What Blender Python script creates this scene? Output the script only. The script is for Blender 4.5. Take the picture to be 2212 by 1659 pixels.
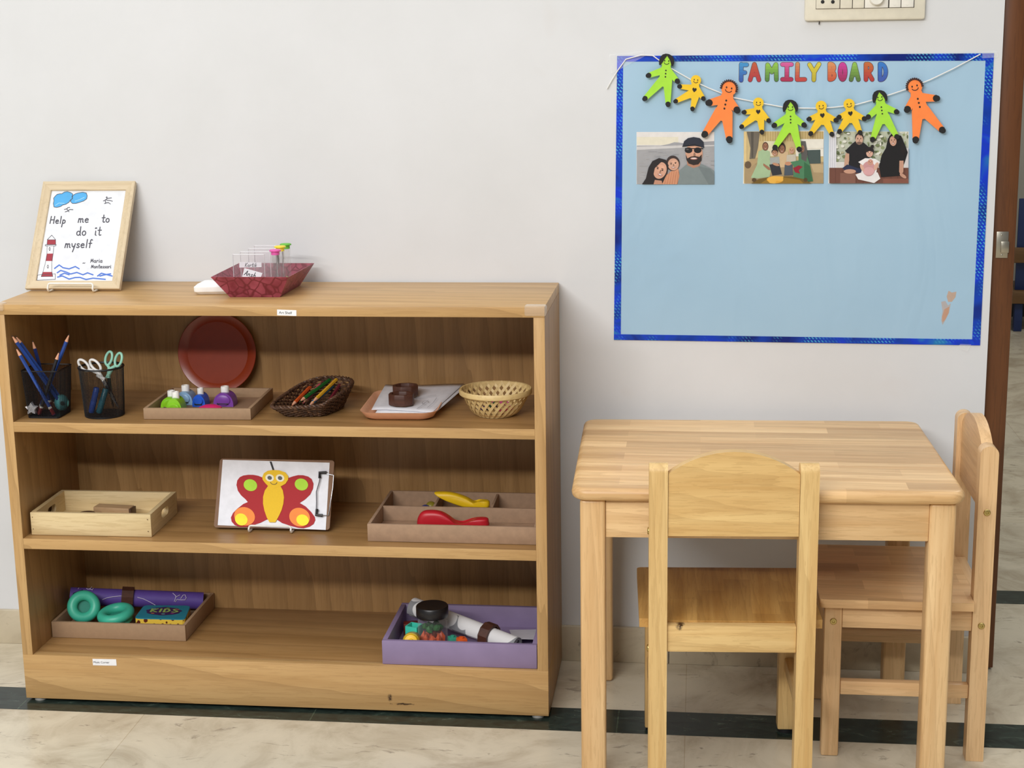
import bpy, bmesh, math, random
from math import sin, cos, pi, radians, sqrt, atan2
from mathutils import Vector, Matrix

for o in list(bpy.data.objects): bpy.data.objects.remove(o)
SC = bpy.context.scene
COL = SC.collection
random.seed(7)

# ------------------------------------------------------------------ camera
FPX, YAW, PIT, ROL = 3404.77, 0.120234, -0.213124, -0.0150569
CAM = Vector((1.32463, -3.11075, 1.26910))
_f = Vector((-sin(YAW)*cos(PIT), cos(YAW)*cos(PIT), sin(PIT)))
_r = Vector((cos(YAW), sin(YAW), 0)); _u = _r.cross(_f)
CR = _r*cos(ROL) + _u*sin(ROL); CU = -_r*sin(ROL) + _u*cos(ROL); CF = _f
cd = bpy.data.cameras.new('camera'); cam = bpy.data.objects.new('camera', cd); COL.objects.link(cam)
cd.sensor_width = 36; cd.lens = FPX/2212*36; cd.clip_start = .05
m = Matrix((CR, CU, -CF)).transposed().to_4x4(); m.translation = CAM
cam.matrix_world = m
SC.camera = cam

def at(px, py, axis, val):
    """point of the plane <axis>=val that the photograph shows at pixel (px,py)"""
    a = 'xyz'.index(axis)
    d = CF + CR*((px-1106)/FPX) - CU*((py-829.5)/FPX)
    return CAM + d*((val-CAM[a])/d[a])

# ------------------------------------------------------------------ light
SC.view_settings.view_transform = 'Standard'; SC.view_settings.look = 'None'
SC.view_settings.gamma = 1; SC.view_settings.use_curve_mapping = False
SC.view_settings.exposure = 0.0
w = bpy.data.worlds.new('room_light'); SC.world = w; w.use_nodes = True
bg = w.node_tree.nodes['Background']; bg.inputs[0].default_value = (.97, .985, 1.0, 1); bg.inputs[1].default_value = .10
_wt = w.node_tree; _tc = _wt.nodes.new('ShaderNodeTexCoord'); _sx = _wt.nodes.new('ShaderNodeSeparateXYZ'); _mr = _wt.nodes.new('ShaderNodeMapRange')   # brighter overhead: light ceiling
_mr.interpolation_type = 'SMOOTHSTEP'
for _k, _v in (('From Min', .45), ('From Max', 1.0), ('To Min', .20), ('To Max', 1.75)): _mr.inputs[_k].default_value = _v
_wt.links.new(_tc.outputs['Generated'], _sx.inputs[0]); _wt.links.new(_sx.outputs[2], _mr.inputs['Value']); _wt.links.new(_mr.outputs[0], bg.inputs[1])
def area(name, loc, target, sx, sy, power, col=(1, 1, 1)):
    l = bpy.data.lights.new(name, 'AREA'); l.shape = 'RECTANGLE'; l.size = sx; l.size_y = sy; l.energy = power; l.color = col
    o = bpy.data.objects.new(name, l); COL.objects.link(o); o.location = loc
    o.rotation_euler = (Vector(target)-Vector(loc)).to_track_quat('-Z', 'Y').to_euler(); return o
area('tube_light', (-.15, -4.4, 2.62), (.8, 0, .6), 2.4, .07, 78, (1, .985, .96))
area('ceiling_panel_light', (-.2, -3.4, 2.85), (.3, -1.2, .4), 3.4, 1.6, 66, (1, 1, 1))

area('next_room_fill', (3.0, 2.2, 2.85), (3.0, 2.2, 0), 1.2, .6, 34, (1, .98, .92))  # added fill to brighten the doorway strip; no lamp is seen there

# ------------------------------------------------------------------ node helpers
def lin(c): return c/12.92 if c <= .04045 else ((c+.055)/1.055)**2.4
def rgb(r, g, b): return (lin(r/255), lin(g/255), lin(b/255), 1)
MATS = {}
class NT:
    def __init__(s, name):
        s.m = bpy.data.materials.new(name); s.m.use_nodes = True; s.t = s.m.node_tree
        s.b = s.t.nodes['Principled BSDF']; s.out = s.t.nodes['Material Output']
    def n(s, kind, **k):
        x = s.t.nodes.new(kind)
        for a, v in k.items(): setattr(x, a, v)
        return x
    def l(s, a, b): s.t.links.new(a, b)
    def coord(s, scale=(1, 1, 1), loc=(0, 0, 0), rot=(0, 0, 0), kind='Object'):
        tc = s.n('ShaderNodeTexCoord'); mp = s.n('ShaderNodeMapping')
        mp.inputs['Scale'].default_value = scale; mp.inputs['Location'].default_value = loc; mp.inputs['Rotation'].default_value = rot
        s.l(tc.outputs[kind], mp.inputs[0]); return mp.outputs[0]
    def noise(s, vec, scale=5, detail=4, rough=.5, dist=0):
        x = s.n('ShaderNodeTexNoise'); x.inputs['Scale'].default_value = scale; x.inputs['Detail'].default_value = detail
        x.inputs['Roughness'].default_value = rough; x.inputs['Distortion'].default_value = dist
        s.l(vec, x.inputs['Vector']); return x.outputs['Fac']
    def ramp(s, fac, stops):
        x = s.n('ShaderNodeValToRGB'); e = x.color_ramp.elements
        while len(e) < len(stops): e.new(.5)
        for el, (p, c) in zip(e, stops): el.position = p; el.color = c
        s.l(fac, x.inputs[0]); return x.outputs[0]
    def mix(s, fac, a, b, mode='MIX'):
        x = s.n('ShaderNodeMix', data_type='RGBA', blend_type=mode)
        for sock, v in ((x.inputs[0], fac), (x.inputs[6], a), (x.inputs[7], b)):
            if hasattr(v, 'is_output'): s.l(v, sock)
            else: sock.default_value = v
        return x.outputs[2]
    def math(s, op, a, b=0, c=None):
        x = s.n('ShaderNodeMath', operation=op)
        for i, v in enumerate((a, b) if c is None else (a, b, c)):
            if hasattr(v, 'is_output'): s.l(v, x.inputs[i])
            else: x.inputs[i].default_value = v
        return x.outputs[0]
    def bump(s, h, strength=.2, dist=.001):
        x = s.n('ShaderNodeBump'); x.inputs['Strength'].default_value = strength; x.inputs['Distance'].default_value = dist
        s.l(h, x.inputs['Height']); s.l(x.outputs[0], s.b.inputs['Normal'])
    def set(s, col=None, rough=.5, **k):
        if col is not None:
            if hasattr(col, 'is_output'): s.l(col, s.b.inputs['Base Color'])
            else: s.b.inputs['Base Color'].default_value = col
        s.b.inputs['Roughness'].default_value = rough
        for a, v in k.items(): s.b.inputs[a.replace('_', ' ')].default_value = v
        return s.m
def flat(r, g, b, rough=.55, var=.05, scale=60, **k):
    """plain painted, plastic or paper surface with a faint mottling"""
    key = ('flat', r, g, b, rough, var, scale, tuple(k.items()))
    if key in MATS: return MATS[key]
    t = NT('surface_%d_%d_%d' % (r, g, b)); c = rgb(r, g, b)
    f = t.noise(t.coord(), scale, 3)
    lo = tuple(x*(1-var) for x in c[:3])+(1,); hi = tuple(min(1, x*(1+var)) for x in c[:3])+(1,)
    MATS[key] = t.set(t.ramp(f, [(.3, lo), (.7, hi)]), rough, **k); return MATS[key]
def wood(light, dark, axis, rough=.45, fine=1.0, cath=.35, big=1.0, contrast=1.0, lam=None, off=(0, 0, 0), knots=()):
    """laminate or timber with the grain along <axis>; lam=(strip length, strip width) gives glued lamellae"""
    key = ('wood', light, dark, axis, rough, fine, cath, big, contrast, lam, off, knots)
    if key in MATS: return MATS[key]
    t = NT('wood_'+axis); L, D = rgb(*light), rgb(*dark)
    i = 'xyz'.index(axis)
    def sc(al, ac): v = [ac]*3; v[i] = al; return tuple(v)
    f1 = t.noise(t.coord(sc(1.6, 26*big), off), 1, 6, .6, .5)
    col = t.ramp(f1, [(.5-.28/contrast, D), (.5+.22/contrast, L)])
    if cath:
        wv = t.n('ShaderNodeTexWave', wave_type='BANDS', bands_direction='DIAGONAL', wave_profile='SAW')
        wv.inputs['Scale'].default_value = 1; wv.inputs['Distortion'].default_value = 9; wv.inputs['Detail'].default_value = 3; wv.inputs['Detail Scale'].default_value = .8
        t.l(t.coord(sc(1.2, 13*big), off), wv.inputs['Vector'])
        col = t.mix(t.math('MULTIPLY', t.math('POWER', wv.outputs['Fac'], 3), cath), col, tuple(x*.72 for x in D[:3])+(1,))
    f2 = t.noise(t.coord(sc(14, 330*fine), off), 1, 3, .6)
    col = t.mix(t.math('MULTIPLY', t.math('GREATER_THAN', f2, .56), .28), col, tuple(x*.8 for x in D[:3])+(1,))
    if lam:
        br = t.n('ShaderNodeTexBrick', offset=.43, offset_frequency=2)
        br.inputs['Scale'].default_value = 1; br.inputs['Mortar Size'].default_value = .0; br.inputs['Brick Width'].default_value = lam[0]; br.inputs['Row Height'].default_value = lam[1]
        br.inputs['Color1'].default_value = (.70, .62, .52, 1); br.inputs['Color2'].default_value = (1.12, 1.1, 1.05, 1); br.inputs['Bias'].default_value = .1
        rot = {'x': (0, 0, 0), 'y': (0, 0, pi/2), 'z': (0, pi/2, 0)}[axis]
        t.l(t.coord((1, 1, 1), off, rot), br.inputs['Vector'])
        col = t.mix(.8, col, br.outputs['Color'], 'MULTIPLY')
    for (kx, ky, kz, sx, sz, ang) in knots:
        vec = t.coord((1/sx, 1/.05, 1/sz), (-kx/sx, -ky/.05, -kz/sz))
        ln = t.n('ShaderNodeVectorMath', operation='LENGTH')
        nz = t.n('ShaderNodeTexNoise'); nz.inputs['Scale'].default_value = 120; t.l(t.coord(), nz.inputs['Vector'])
        ad = t.n('ShaderNodeVectorMath', operation='MULTIPLY_ADD'); t.l(nz.outputs['Color'], ad.inputs[0]); ad.inputs[1].default_value = (1.6, 1.6, 1.6); t.l(vec, ad.inputs[2])
        sb = t.n('ShaderNodeVectorMath', operation='SUBTRACT'); t.l(ad.outputs[0], sb.inputs[0]); sb.inputs[1].default_value = (.8, .8, .8)
        t.l(sb.outputs[0], ln.inputs[0])
        k = t.ramp(ln.outputs['Value'], [(.25, (1, 1, 1, 1)), (.8, (0, 0, 0, 1))])
        col = t.mix(k, col, rgb(62, 40, 22))
    t.bump(f2, .12, .0006)
    MATS[key] = t.set(col, rough); return MATS[key]
def clear(name, tint=(1, 1, 1, 1), gloss=.12, rough=.05, milk=0.0):
    """thin clear plastic: mostly see-through, a little milky, with a gloss"""
    if name in MATS: return MATS[name]
    t = NT(name); tr = t.n('ShaderNodeBsdfTransparent'); tr.inputs[0].default_value = tint
    t.set((tint[0], tint[1], tint[2], 1), rough)
    fr = t.n('ShaderNodeLayerWeight'); fr.inputs['Blend'].default_value = .5
    f = t.math('ADD', t.math('MULTIPLY', t.math('POWER', fr.outputs['Facing'], 4), .45), milk+gloss*.1)
    mx = t.n('ShaderNodeMixShader'); t.l(f, mx.inputs[0]); t.l(tr.outputs[0], mx.inputs[1]); t.l(t.b.outputs[0], mx.inputs[2])
    t.l(mx.outputs[0], t.out.inputs[0]); MATS[name] = t.m; return t.m
def metal(r, g, b, rough=.3):
    return flat(r, g, b, rough, .04, 40, Metallic=1.0)

# ------------------------------------------------------------------ mesh helpers
class MB:
    def __init__(s): s.bm = bmesh.new(); s.mi = 0
    def mat(s, i): s.mi = i; return s
    def face(s, vs):
        try: f = s.bm.faces.new(vs)
        except ValueError: return None
        f.material_index = s.mi; return f
    def poly(s, pts): return s.face([s.bm.verts.new(p) for p in pts])
    def merge(s, other, M=None):
        mp = {}
        for v in other.verts: mp[v] = s.bm.verts.new(M @ v.co if M else v.co)
        for f in other.faces: s.face([mp[v] for v in f.verts])
        other.free(); return s
    def box(s, a, b, bev=0, M=None, seg=2):
        t = bmesh.new(); a, b = Vector(a), Vector(b)
        bmesh.ops.create_cube(t, size=1, matrix=Matrix.Translation((a+b)/2) @ Matrix.Diagonal((b.x-a.x, b.y-a.y, b.z-a.z, 1)))
        if bev: bmesh.ops.bevel(t, geom=t.edges[:], offset=bev, segments=seg, profile=.5, affect='EDGES')
        return s.merge(t, M)
    def ring(s, pts): return [s.bm.verts.new(p) for p in pts]
    def skin(s, rings, cap=True, closed=True):
        for a, b in zip(rings, rings[1:]):
            n = len(a)
            for i in range(n if closed else n-1): s.face([a[i], a[(i+1) % n], b[(i+1) % n], b[i]])
        if cap:
            s.face(list(reversed(rings[0]))); s.face(rings[-1])
    def tube(s, path, r, n=10, closed=False, flat=1.0, up=None):
        """round (or flattened) wire along a list of points; r may be a list"""
        P = [Vector(p) for p in path]; k = len(P); rs = r if isinstance(r, (list, tuple)) else [r]*k
        nrm = None; rings = []
        for i in range(k):
            if closed: d = P[(i+1) % k]-P[i-1]
            else: d = P[min(i+1, k-1)]-P[max(i-1, 0)]
            d.normalize()
            if up is not None: nrm = (Vector(up)-d*d.dot(Vector(up)))
            elif nrm is None: nrm = d.orthogonal()
            else: nrm = nrm-d*d.dot(nrm)
            if nrm.length < 1e-6: nrm = d.orthogonal()
            nrm.normalize(); bn = d.cross(nrm)
            rings.append(s.ring([P[i]+(nrm*cos(2*pi*j/n)*flat+bn*sin(2*pi*j/n))*rs[i] for j in range(n)]))
        if closed: rings.append(rings[0])
        s.skin(rings, cap=not closed); return s
    def lathe(s, prof, M=None, n=32, cap=True):
        """profile [(r,z)] turned about z"""
        M = M or Matrix.Identity(4)
        s.skin([s.ring([M @ Vector((r*cos(2*pi*j/n), r*sin(2*pi*j/n), z)) for j in range(n)]) for r, z in prof], cap); return s
    def torus(s, R, r, M, n=40, k=14):
        s.tube([M @ Vector((R*cos(2*pi*i/n), R*sin(2*pi*i/n), 0)) for i in range(n)], r, k, closed=True); return s
    def prism(s, pts, O, U, V, N, th, bev=0):
        """2-D outline in the frame (O,U,V) thickened along N"""
        f = [O+U*x+V*y for x, y in pts]
        if sum(pts[i-1][0]*pts[i][1]-pts[i][0]*pts[i-1][1] for i in range(len(pts))) * (U.cross(V).dot(N)) < 0: f.reverse()
        if bev:
            c = sum(f, Vector())/len(f); a = s.ring(f); b = s.ring([p+N*(th-bev) for p in f])
            g = s.ring([p+N*th+(c-p).normalized()*bev for p in f]); s.skin([a, b, g])
        else: s.skin([s.ring(f), s.ring([p+N*th for p in f])])
        return s
    def ball(s, c, rx, ry=None, rz=None, M=None, n=20):
        t = bmesh.new(); bmesh.ops.create_uvsphere(t, u_segments=n, v_segments=n//2, radius=1)
        MM = Matrix.Translation(c) @ (M.to_4x4() if M else Matrix.Identity(4)) @ Matrix.Diagonal((rx, ry or rx, rz or rx, 1))
        return s.merge(t, MM)
WL = {}
def tag(o, label, cat, group=None, kind=None):
    if label: o['label'] = label
    if cat: o['category'] = cat
    if group: o['group'] = group
    if kind: o['kind'] = kind
    return o
def thing(name, loc, label, cat, group=None):
    o = bpy.data.objects.new(name, None); COL.objects.link(o); o.location = loc; o.empty_display_size = .05
    WL[o.name] = Vector(loc); return tag(o, label, cat, group)
def obj(name, mb, mats, parent=None, smooth=40, origin=None, label=None):
    me = bpy.data.meshes.new(name)
    bmesh.ops.recalc_face_normals(mb.bm, faces=mb.bm.faces[:])
    mb.bm.to_mesh(me); mb.bm.free()
    return link(name, me, mats, parent, smooth, origin, label)
def link(name, me, mats, parent=None, smooth=40, origin=None, label=None):
    for q in (mats if isinstance(mats, (list, tuple)) else [mats]): me.materials.append(q)
    if smooth:
        me.polygons.foreach_set('use_smooth', [True]*len(me.polygons)); me.set_sharp_from_angle(angle=radians(smooth))
    o = bpy.data.objects.new(name, me); COL.objects.link(o)
    if parent is not None:
        org = WL[parent.name]; o.parent = parent
    else:
        if origin is None:
            vs = [v.co for v in me.vertices]
            org = Vector(((min(v.x for v in vs)+max(v.x for v in vs))/2, (min(v.y for v in vs)+max(v.y for v in vs))/2, min(v.z for v in vs)))
        else: org = Vector(origin)
        o.location = org
    me.transform(Matrix.Translation(-org)); WL[o.name] = org
    if label: o['label'] = label
    return o
def struct(name, mb, mats, parent=None, **k):
    o = obj(name, mb, mats, parent, **k)
    if parent is None: o['kind'] = 'structure'
    return o
def clip(poly, x0, y0, x1, y1):
    for ax, lim, sg in ((0, x0, 1), (0, x1, -1), (1, y0, 1), (1, y1, -1)):
        out = []
        for i in range(len(poly)):
            a, b = poly[i-1], poly[i]; ia, ib = (a[ax]-lim)*sg >= 0, (b[ax]-lim)*sg >= 0
            if ia != ib:
                t = (lim-a[ax])/(b[ax]-a[ax]); out.append((a[0]+(b[0]-a[0])*t, a[1]+(b[1]-a[1])*t))
            if ib: out.append(b)
        poly = out
        if not poly: break
    return poly
class Art:
    """flat drawing, print or lettering: coloured shapes laid on a real surface"""
    def __init__(s, O, U, V, step=.0001, box=None, M=None):
        s.O, s.U, s.V = Vector(O), Vector(U), Vector(V); s.N = s.U.cross(s.V).normalized()
        s.mb = MB(); s.cols = []; s.step = step; s.box = box; s.k = 1; s.f = M
    def pt(s, p): return s.O+s.U*p[0]+s.V*p[1]+s.N*(s.step*s.k)
    def ci(s, c):
        if c not in s.cols: s.cols.append(c)
        s.mb.mat(s.cols.index(c))
    def poly(s, pts, c, lay=None):
        s.ci(c)
        s.q = getattr(s, 'q', 0)+1
        s.k = (lay or 1)*1.0+s.q*.04
        if s.f: pts = [s.f(p) for p in pts]
        if s.box: pts = clip(list(pts), *s.box)
        if len(pts) > 2: s.mb.poly([s.pt(p) for p in pts])
    def ell(s, cx, cy, rx, ry, c, lay=None, n=28, a=0):
        s.poly([(cx+rx*cos(t)*cos(a)-ry*sin(t)*sin(a), cy+rx*cos(t)*sin(a)+ry*sin(t)*cos(a)) for t in [2*pi*i/n for i in range(n)]], c, lay)
    def line(s, pts, wd, c, lay=None, n=5):
        for (ax, ay), (bx, by) in zip(pts, pts[1:]):
            an = atan2(by-ay, bx-ax); h = wd/2
            q = [(ax+h*cos(an+pi/2+pi*i/n), ay+h*sin(an+pi/2+pi*i/n)) for i in range(n+1)]+[(bx+h*cos(an-pi/2+pi*i/n), by+h*sin(an-pi/2+pi*i/n)) for i in range(n+1)]
            s.poly(q, c, lay)
    def text(s, txt, x, y, h, wd, c, lay=None, adv=None, slant=0):
        for ch in txt:
            if ch == ' ': x += h*.45; continue
            st, wdt = GLY[ch]
            for g in st: s.line([(x+(p[0]+p[1]*slant)*h, y+p[1]*h) for p in g], wd, c, lay)
            x += (wdt+.16)*h if adv is None else adv
        return x
    def done(s, name, parent, rough=.6, mats=None, label=None):
        ms = [mats[c] if mats and c in mats else flat(*c, rough=rough, var=.04, scale=90) for c in s.cols]
        me = bpy.data.meshes.new(name); s.mb.bm.normal_update()
        s.mb.bm.to_mesh(me); s.mb.bm.free(); return link(name, me, ms, parent, 0, label=label)
def arc(cx, cy, rx, ry, a0, a1, n=10): return [(cx+rx*cos(radians(a0+(a1-a0)*i/n)), cy+ry*sin(radians(a0+(a1-a0)*i/n))) for i in range(n+1)]
GLY = {
 'H': ([[(0, 0), (.08, 1)], [(.5, 0), (.56, 1)], [(.04, .5), (.53, .52)]], .6),
 'e': ([[(.03, .27), (.42, .3), (.36, .46), (.2, .5), (.05, .36), (.05, .14), (.18, 0), (.42, .06)]], .45),
 'l': ([[(.1, 0), (.14, 1)]], .2), 'p': ([[(.0, -.5), (.1, .5)], [(.08, .38), (.25, .5), (.42, .36), (.4, .12), (.22, 0), (.06, .1)]], .45),
 'm': ([[(.0, 0), (.06, .5)], [(.05, .32), (.2, .5), (.3, .42), (.28, 0)], [(.29, .34), (.44, .5), (.55, .42), (.56, .05), (.66, .02)]], .66),
 't': ([[(.16, .95), (.14, .1), (.22, 0), (.36, .05)], [(-.03, .58), (.36, .6)]], .34),
 'o': ([arc(.22, .25, .2, .25, 90, 450, 14)], .44), 'd': ([arc(.2, .24, .19, .24, 60, 420, 14), [(.4, 1), (.4, .06), (.48, 0)]], .48),
 'i': ([[(.08, .5), (.08, .06), (.18, 0)], [(.08, .72), (.1, .74)]], .2), 'I': ([[(.08, .5), (.08, .06), (.18, 0)], [(0, .8), (.16, .83)], [(.02, .85), (.14, .86)]], .22),
 'y': ([[(0, .5), (.06, .18), (.2, .08), (.36, .25)], [(.42, .5), (.34, .1), (.18, -.5)]], .44),
 's': ([[(.34, .43), (.2, .5), (.06, .42), (.1, .3), (.3, .2), (.34, .1), (.2, 0), (.02, .06)]], .36),
 'f': ([[(.42, .92), (.32, 1), (.2, .9), (.16, 0)], [(.02, .52), (.38, .54)]], .4),
 'a': ([arc(.2, .24, .19, .24, 30, 390, 14), [(.4, .48), (.4, .06), (.48, 0)]], .48), 'r': ([[(.04, 0), (.06, .5)], [(.05, .3), (.2, .48), (.34, .46)]], .34),
 'n': ([[(0, 0), (.05, .5)], [(.05, .32), (.22, .5), (.36, .4), (.38, .04), (.46, .02)]], .46),
 'M': ([[(0, 0), (.1, .8), (.28, .2), (.48, .82), (.56, .05)]], .6), 'A': ([[(0, 0), (.34, 1), (.52, 0)], [(.12, .38), (.5, .36)]], .56),
 'h': ([[(.06, 0), (.1, 1)], [(.07, .3), (.22, .5), (.36, .4), (.38, 0)]], .44), 'K': ([[(.05, 0), (.05, 1)], [(.5, 1), (.06, .42), (.52, 0)]], .54),
 'k': ([[(.05, 0), (.07, 1)], [(.36, .5), (.07, .2), (.38, 0)]], .4), 'D': ([[(.05, 0), (.05, 1), (.35, .92), (.5, .5), (.35, .08), (.05, 0)]], .54),
 'S': ([[(.45, .88), (.25, 1), (.06, .82), (.14, .6), (.38, .42), (.46, .2), (.24, 0), (.03, .1)]], .5), 'J': ([[(.08, 0), (.08, 1)]], .16),
 '~': ([[(0, .2), (.12, .34), (.28, .2), (.42, .34)]], .44)}
def printed(name, txt, O, U, V, h, mat, parent):
    """type-set lettering from Blender's own font, as a mesh"""
    cu = bpy.data.curves.new(name, 'FONT'); cu.body = txt; cu.size = h
    tmp = bpy.data.objects.new(name, cu); COL.objects.link(tmp); bpy.context.view_layer.update()
    me = bpy.data.meshes.new_from_object(tmp.evaluated_get(bpy.context.evaluated_depsgraph_get()))
    bpy.data.objects.remove(tmp); bpy.data.curves.remove(cu); me.materials.clear()
    U, V = Vector(U), Vector(V); N = U.cross(V).normalized()
    M = Matrix((U, V, N)).transposed().to_4x4(); M.translation = Vector(O)+N*.0003
    me.transform(M); return link(name, me, mat, parent, 0)
X, Y, Z = Vector((1, 0, 0)), Vector((0, 1, 0)), Vector((0, 0, 1))
def rotz(c, deg): c = Vector(c); return Matrix.Translation(c) @ Matrix.Rotation(radians(deg), 4, 'Z') @ Matrix.Translation(-c)
def frame(O, zdir, xhint=X):
    z = Vector(zdir).normalized(); x = Vector(xhint)-z*z.dot(Vector(xhint))
    if x.length < 1e-4: x = z.orthogonal()
    x.normalize(); y = z.cross(x); M = Matrix((x, y, z)).transposed().to_4x4(); M.translation = Vector(O); return M
# ------------------------------------------------------------------ setting
def marble(base, vein, dark, tile=None, rough=.22, scale=1.0):
    t = NT('marble'); c = t.coord((scale, scale, scale))
    f1 = t.noise(c, 5, 8, .62, 1.2); f2 = t.noise(t.coord((scale*1.2, scale*3, scale)), 9, 7, .65, 2.0)
    col = t.ramp(f1, [(.32, rgb(*vein)), (.55, rgb(*base)), (.8, tuple(min(1, x*1.12) for x in rgb(*base)[:3])+(1,))])
    ve = t.ramp(f2, [(.60, (0, 0, 0, 1)), (.70, (1, 1, 1, 1)), (.78, (0, 0, 0, 1))])
    col = t.mix(t.math('MULTIPLY', ve, .65), col, rgb(*dark))
    if tile:
        br = t.n('ShaderNodeTexBrick', offset=0); br.inputs['Scale'].default_value = 1
        br.inputs['Mortar Size'].default_value = .0009; br.inputs['Brick Width'].default_value = tile[0]; br.inputs['Row Height'].default_value = tile[1]
        br.inputs['Color1'].default_value = (.93, .93, .93, 1); br.inputs['Color2'].default_value = (1.03, 1.02, 1, 1); br.inputs['Mortar'].default_value = (.78, .74, .68, 1)
        t.l(t.coord((1, 1, 1), tile[2]), br.inputs['Vector']); col = t.mix(1, col, br.outputs['Color'], 'MULTIPLY')
    t.set(col, rough); t.b.inputs['Specular IOR Level'].default_value = .35; return t.m
M_floor = marble((208, 198, 176), (176, 163, 140), (100, 88, 78), (1.048, .67, (-.259, .294, 0)))
M_skirt = marble((196, 184, 160), (172, 158, 134), (130, 118, 100), None, .35, 1.5)
def green_marble():
    t = NT('green_marble'); f = t.noise(t.coord((3, 6, 3)), 6, 8, .7, 1.5); col = t.ramp(f, [(.35, rgb(24, 30, 28)), (.6, rgb(44, 56, 50)), (.72, rgb(86, 96, 84))])
    br = t.n('ShaderNodeTexBrick', offset=0); br.inputs['Scale'].default_value = 1; br.inputs['Mortar Size'].default_value = .0012; br.inputs['Brick Width'].default_value = .59; br.inputs['Row Height'].default_value = 3
    br.inputs['Color1'].default_value = br.inputs['Color2'].default_value = (1, 1, 1, 1); br.inputs['Mortar'].default_value = (2.6, 2.4, 2, 1)
    t.l(t.coord((1, 1, 1), (.001, 1, 0)), br.inputs['Vector']); t.l(t.mix(1, col, br.outputs['Color'], 'MULTIPLY'), t.b.inputs['Base Color'])
    t.b.inputs['Roughness'].default_value = .2; t.b.inputs['Specular IOR Level'].default_value = .35; return t.m
M_green = green_marble()
def wallpaint():
    t = NT('white_wall_paint'); f = t.noise(t.coord(), 3, 5, .6); col = t.ramp(f, [(.3, rgb(212, 213, 214)), (.7, rgb(219, 220, 222))])
    s = t.noise(t.coord((9, 9, 9), (3.1, 0, 1.7)), 1, 2, .4)
    col = t.mix(t.math('MULTIPLY', t.ramp(s, [(.70, (0, 0, 0, 1)), (.80, (1, 1, 1, 1))]), .10), col, rgb(196, 180, 165))
    t.bump(t.noise(t.coord(), 140, 3), .08, .001); return t.set(col, .7)
M_wall = wallpaint()
M_teak = wood((112, 66, 29), (80, 43, 17), 'z', .4, .8, .3, .6)

fl = struct('floor', MB().box((-3, -5, -.1), (5, 5, 0)), M_floor, smooth=0, origin=(0, 0, 0))
for ya, yb in ((-.3461, -.2416), (.424, .513)):
    mb = MB(); mb.poly([(-3, ya+.02, .0005), (5, ya-.036, .0005), (5, yb-.036, .0005), (-3, yb+.02, .0005)])
    obj('floor_stripe', mb, M_green, fl, 0, label='dark green marble stripe inlaid in the floor')
XJ = 1.8856
struct('wall_back', MB().box((-3, 0, 0), (XJ, .12, 2.9)), M_wall, smooth=0)
struct('wall_right', MB().box((2.85, 0, 0), (5, .12, 2.9)), M_wall, smooth=0)
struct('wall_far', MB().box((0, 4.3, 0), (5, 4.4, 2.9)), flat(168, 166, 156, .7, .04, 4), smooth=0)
struct('ceiling', MB().box((0, .12, 2.9), (5, 4.4, 3.0)), M_wall, smooth=0)
struct('trim_1', MB().box((0, 4.285, 0), (5, 4.3, .09)), flat(30, 28, 26, .4), smooth=0)
mb = MB(); xs = [-3, -2.39, -1.78, -1.17, -.56, .05, .66, 1.27, 1.605, XJ]
for a, b in zip(xs, xs[1:]): mb.box((a+.0006, -.011, 0), (b-.0006, 0, .0766), .0015)
struct('baseboard_back', mb, M_skirt)
dr = bpy.data.objects.new('door_1', None); COL.objects.link(dr); dr.location = (1.907, .06, 0); WL['door_1'] = Vector((1.907, .06, 0)); dr['kind'] = 'structure'
obj('door_jamb', MB().box((XJ+.0003, .012, .004), (1.930, .12, 2.15), .002), M_teak, dr)
obj('door_jamb', MB().box((2.81, .012, .004), (2.8497, .12, 2.15), .002), M_teak, dr)
obj('door_lintel', MB().box((1.9303, .012, 2.1), (2.8097, .12, 2.15), .002), M_teak, dr)
a = at(2150, 557, 'y', .012); b = at(2179, 500, 'y', .012)
mb = MB().box((a.x, .0098, a.z), (b.x, .012, b.z), .0008)
a = at(2161, 546, 'y', .0095); b = at(2180, 521, 'y', .0095)
mb.box((a.x, .006, a.z), (b.x, .0098, b.z), .0012)
for px, py in ((2164, 508), (2164, 551)):
    c = at(px, py, 'y', .0098); mb.lathe([(.0018, 0), (.0016, .0006), (.0004, .001)], frame(c, (0, -1, 0)), 12)
obj('strike_plate', mb, metal(170, 165, 152, .35), dr, label='metal latch plate screwed to the brown jamb')

# wooden slatted bench with a blue frame, in the room beyond the doorway
yb = 3.9; c = at(2206, 730, 'y', yb); bl = flat(24, 44, 92, .45); BW = wood((120, 88, 52), (92, 64, 34), 'x', .5)
bench = thing('bench', (c.x+.45, yb+.2, 0), 'blue framed bench with brown slats seen through the doorway', 'bench')
zz = lambda py: at(2205, py, 'y', yb).z
xl = at(2190, 700, 'y', yb).x
obj('seat', MB().box((xl-.1, yb-.02, zz(655)), (xl+.95, yb+.3, zz(628)), .004), BW, bench)
obj('backrest_slat', MB().box((xl-.1, yb-.004, zz(568)), (xl+.95, yb+.016, zz(535)), .004), BW, bench)
obj('backrest_panel', MB().box((xl, yb+.02, zz(628)), (xl+.95, yb+.03, zz(430)), .002), bl, bench)
for xx in (xl, xl+.9):
    obj('leg', MB().box((xx, yb, 0), (xx+.035, yb+.035, zz(656)), .003), bl, bench)
    obj('leg', MB().box((xx, yb+.26, 0), (xx+.035, yb+.295, zz(656)), .003), bl, bench)

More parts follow.
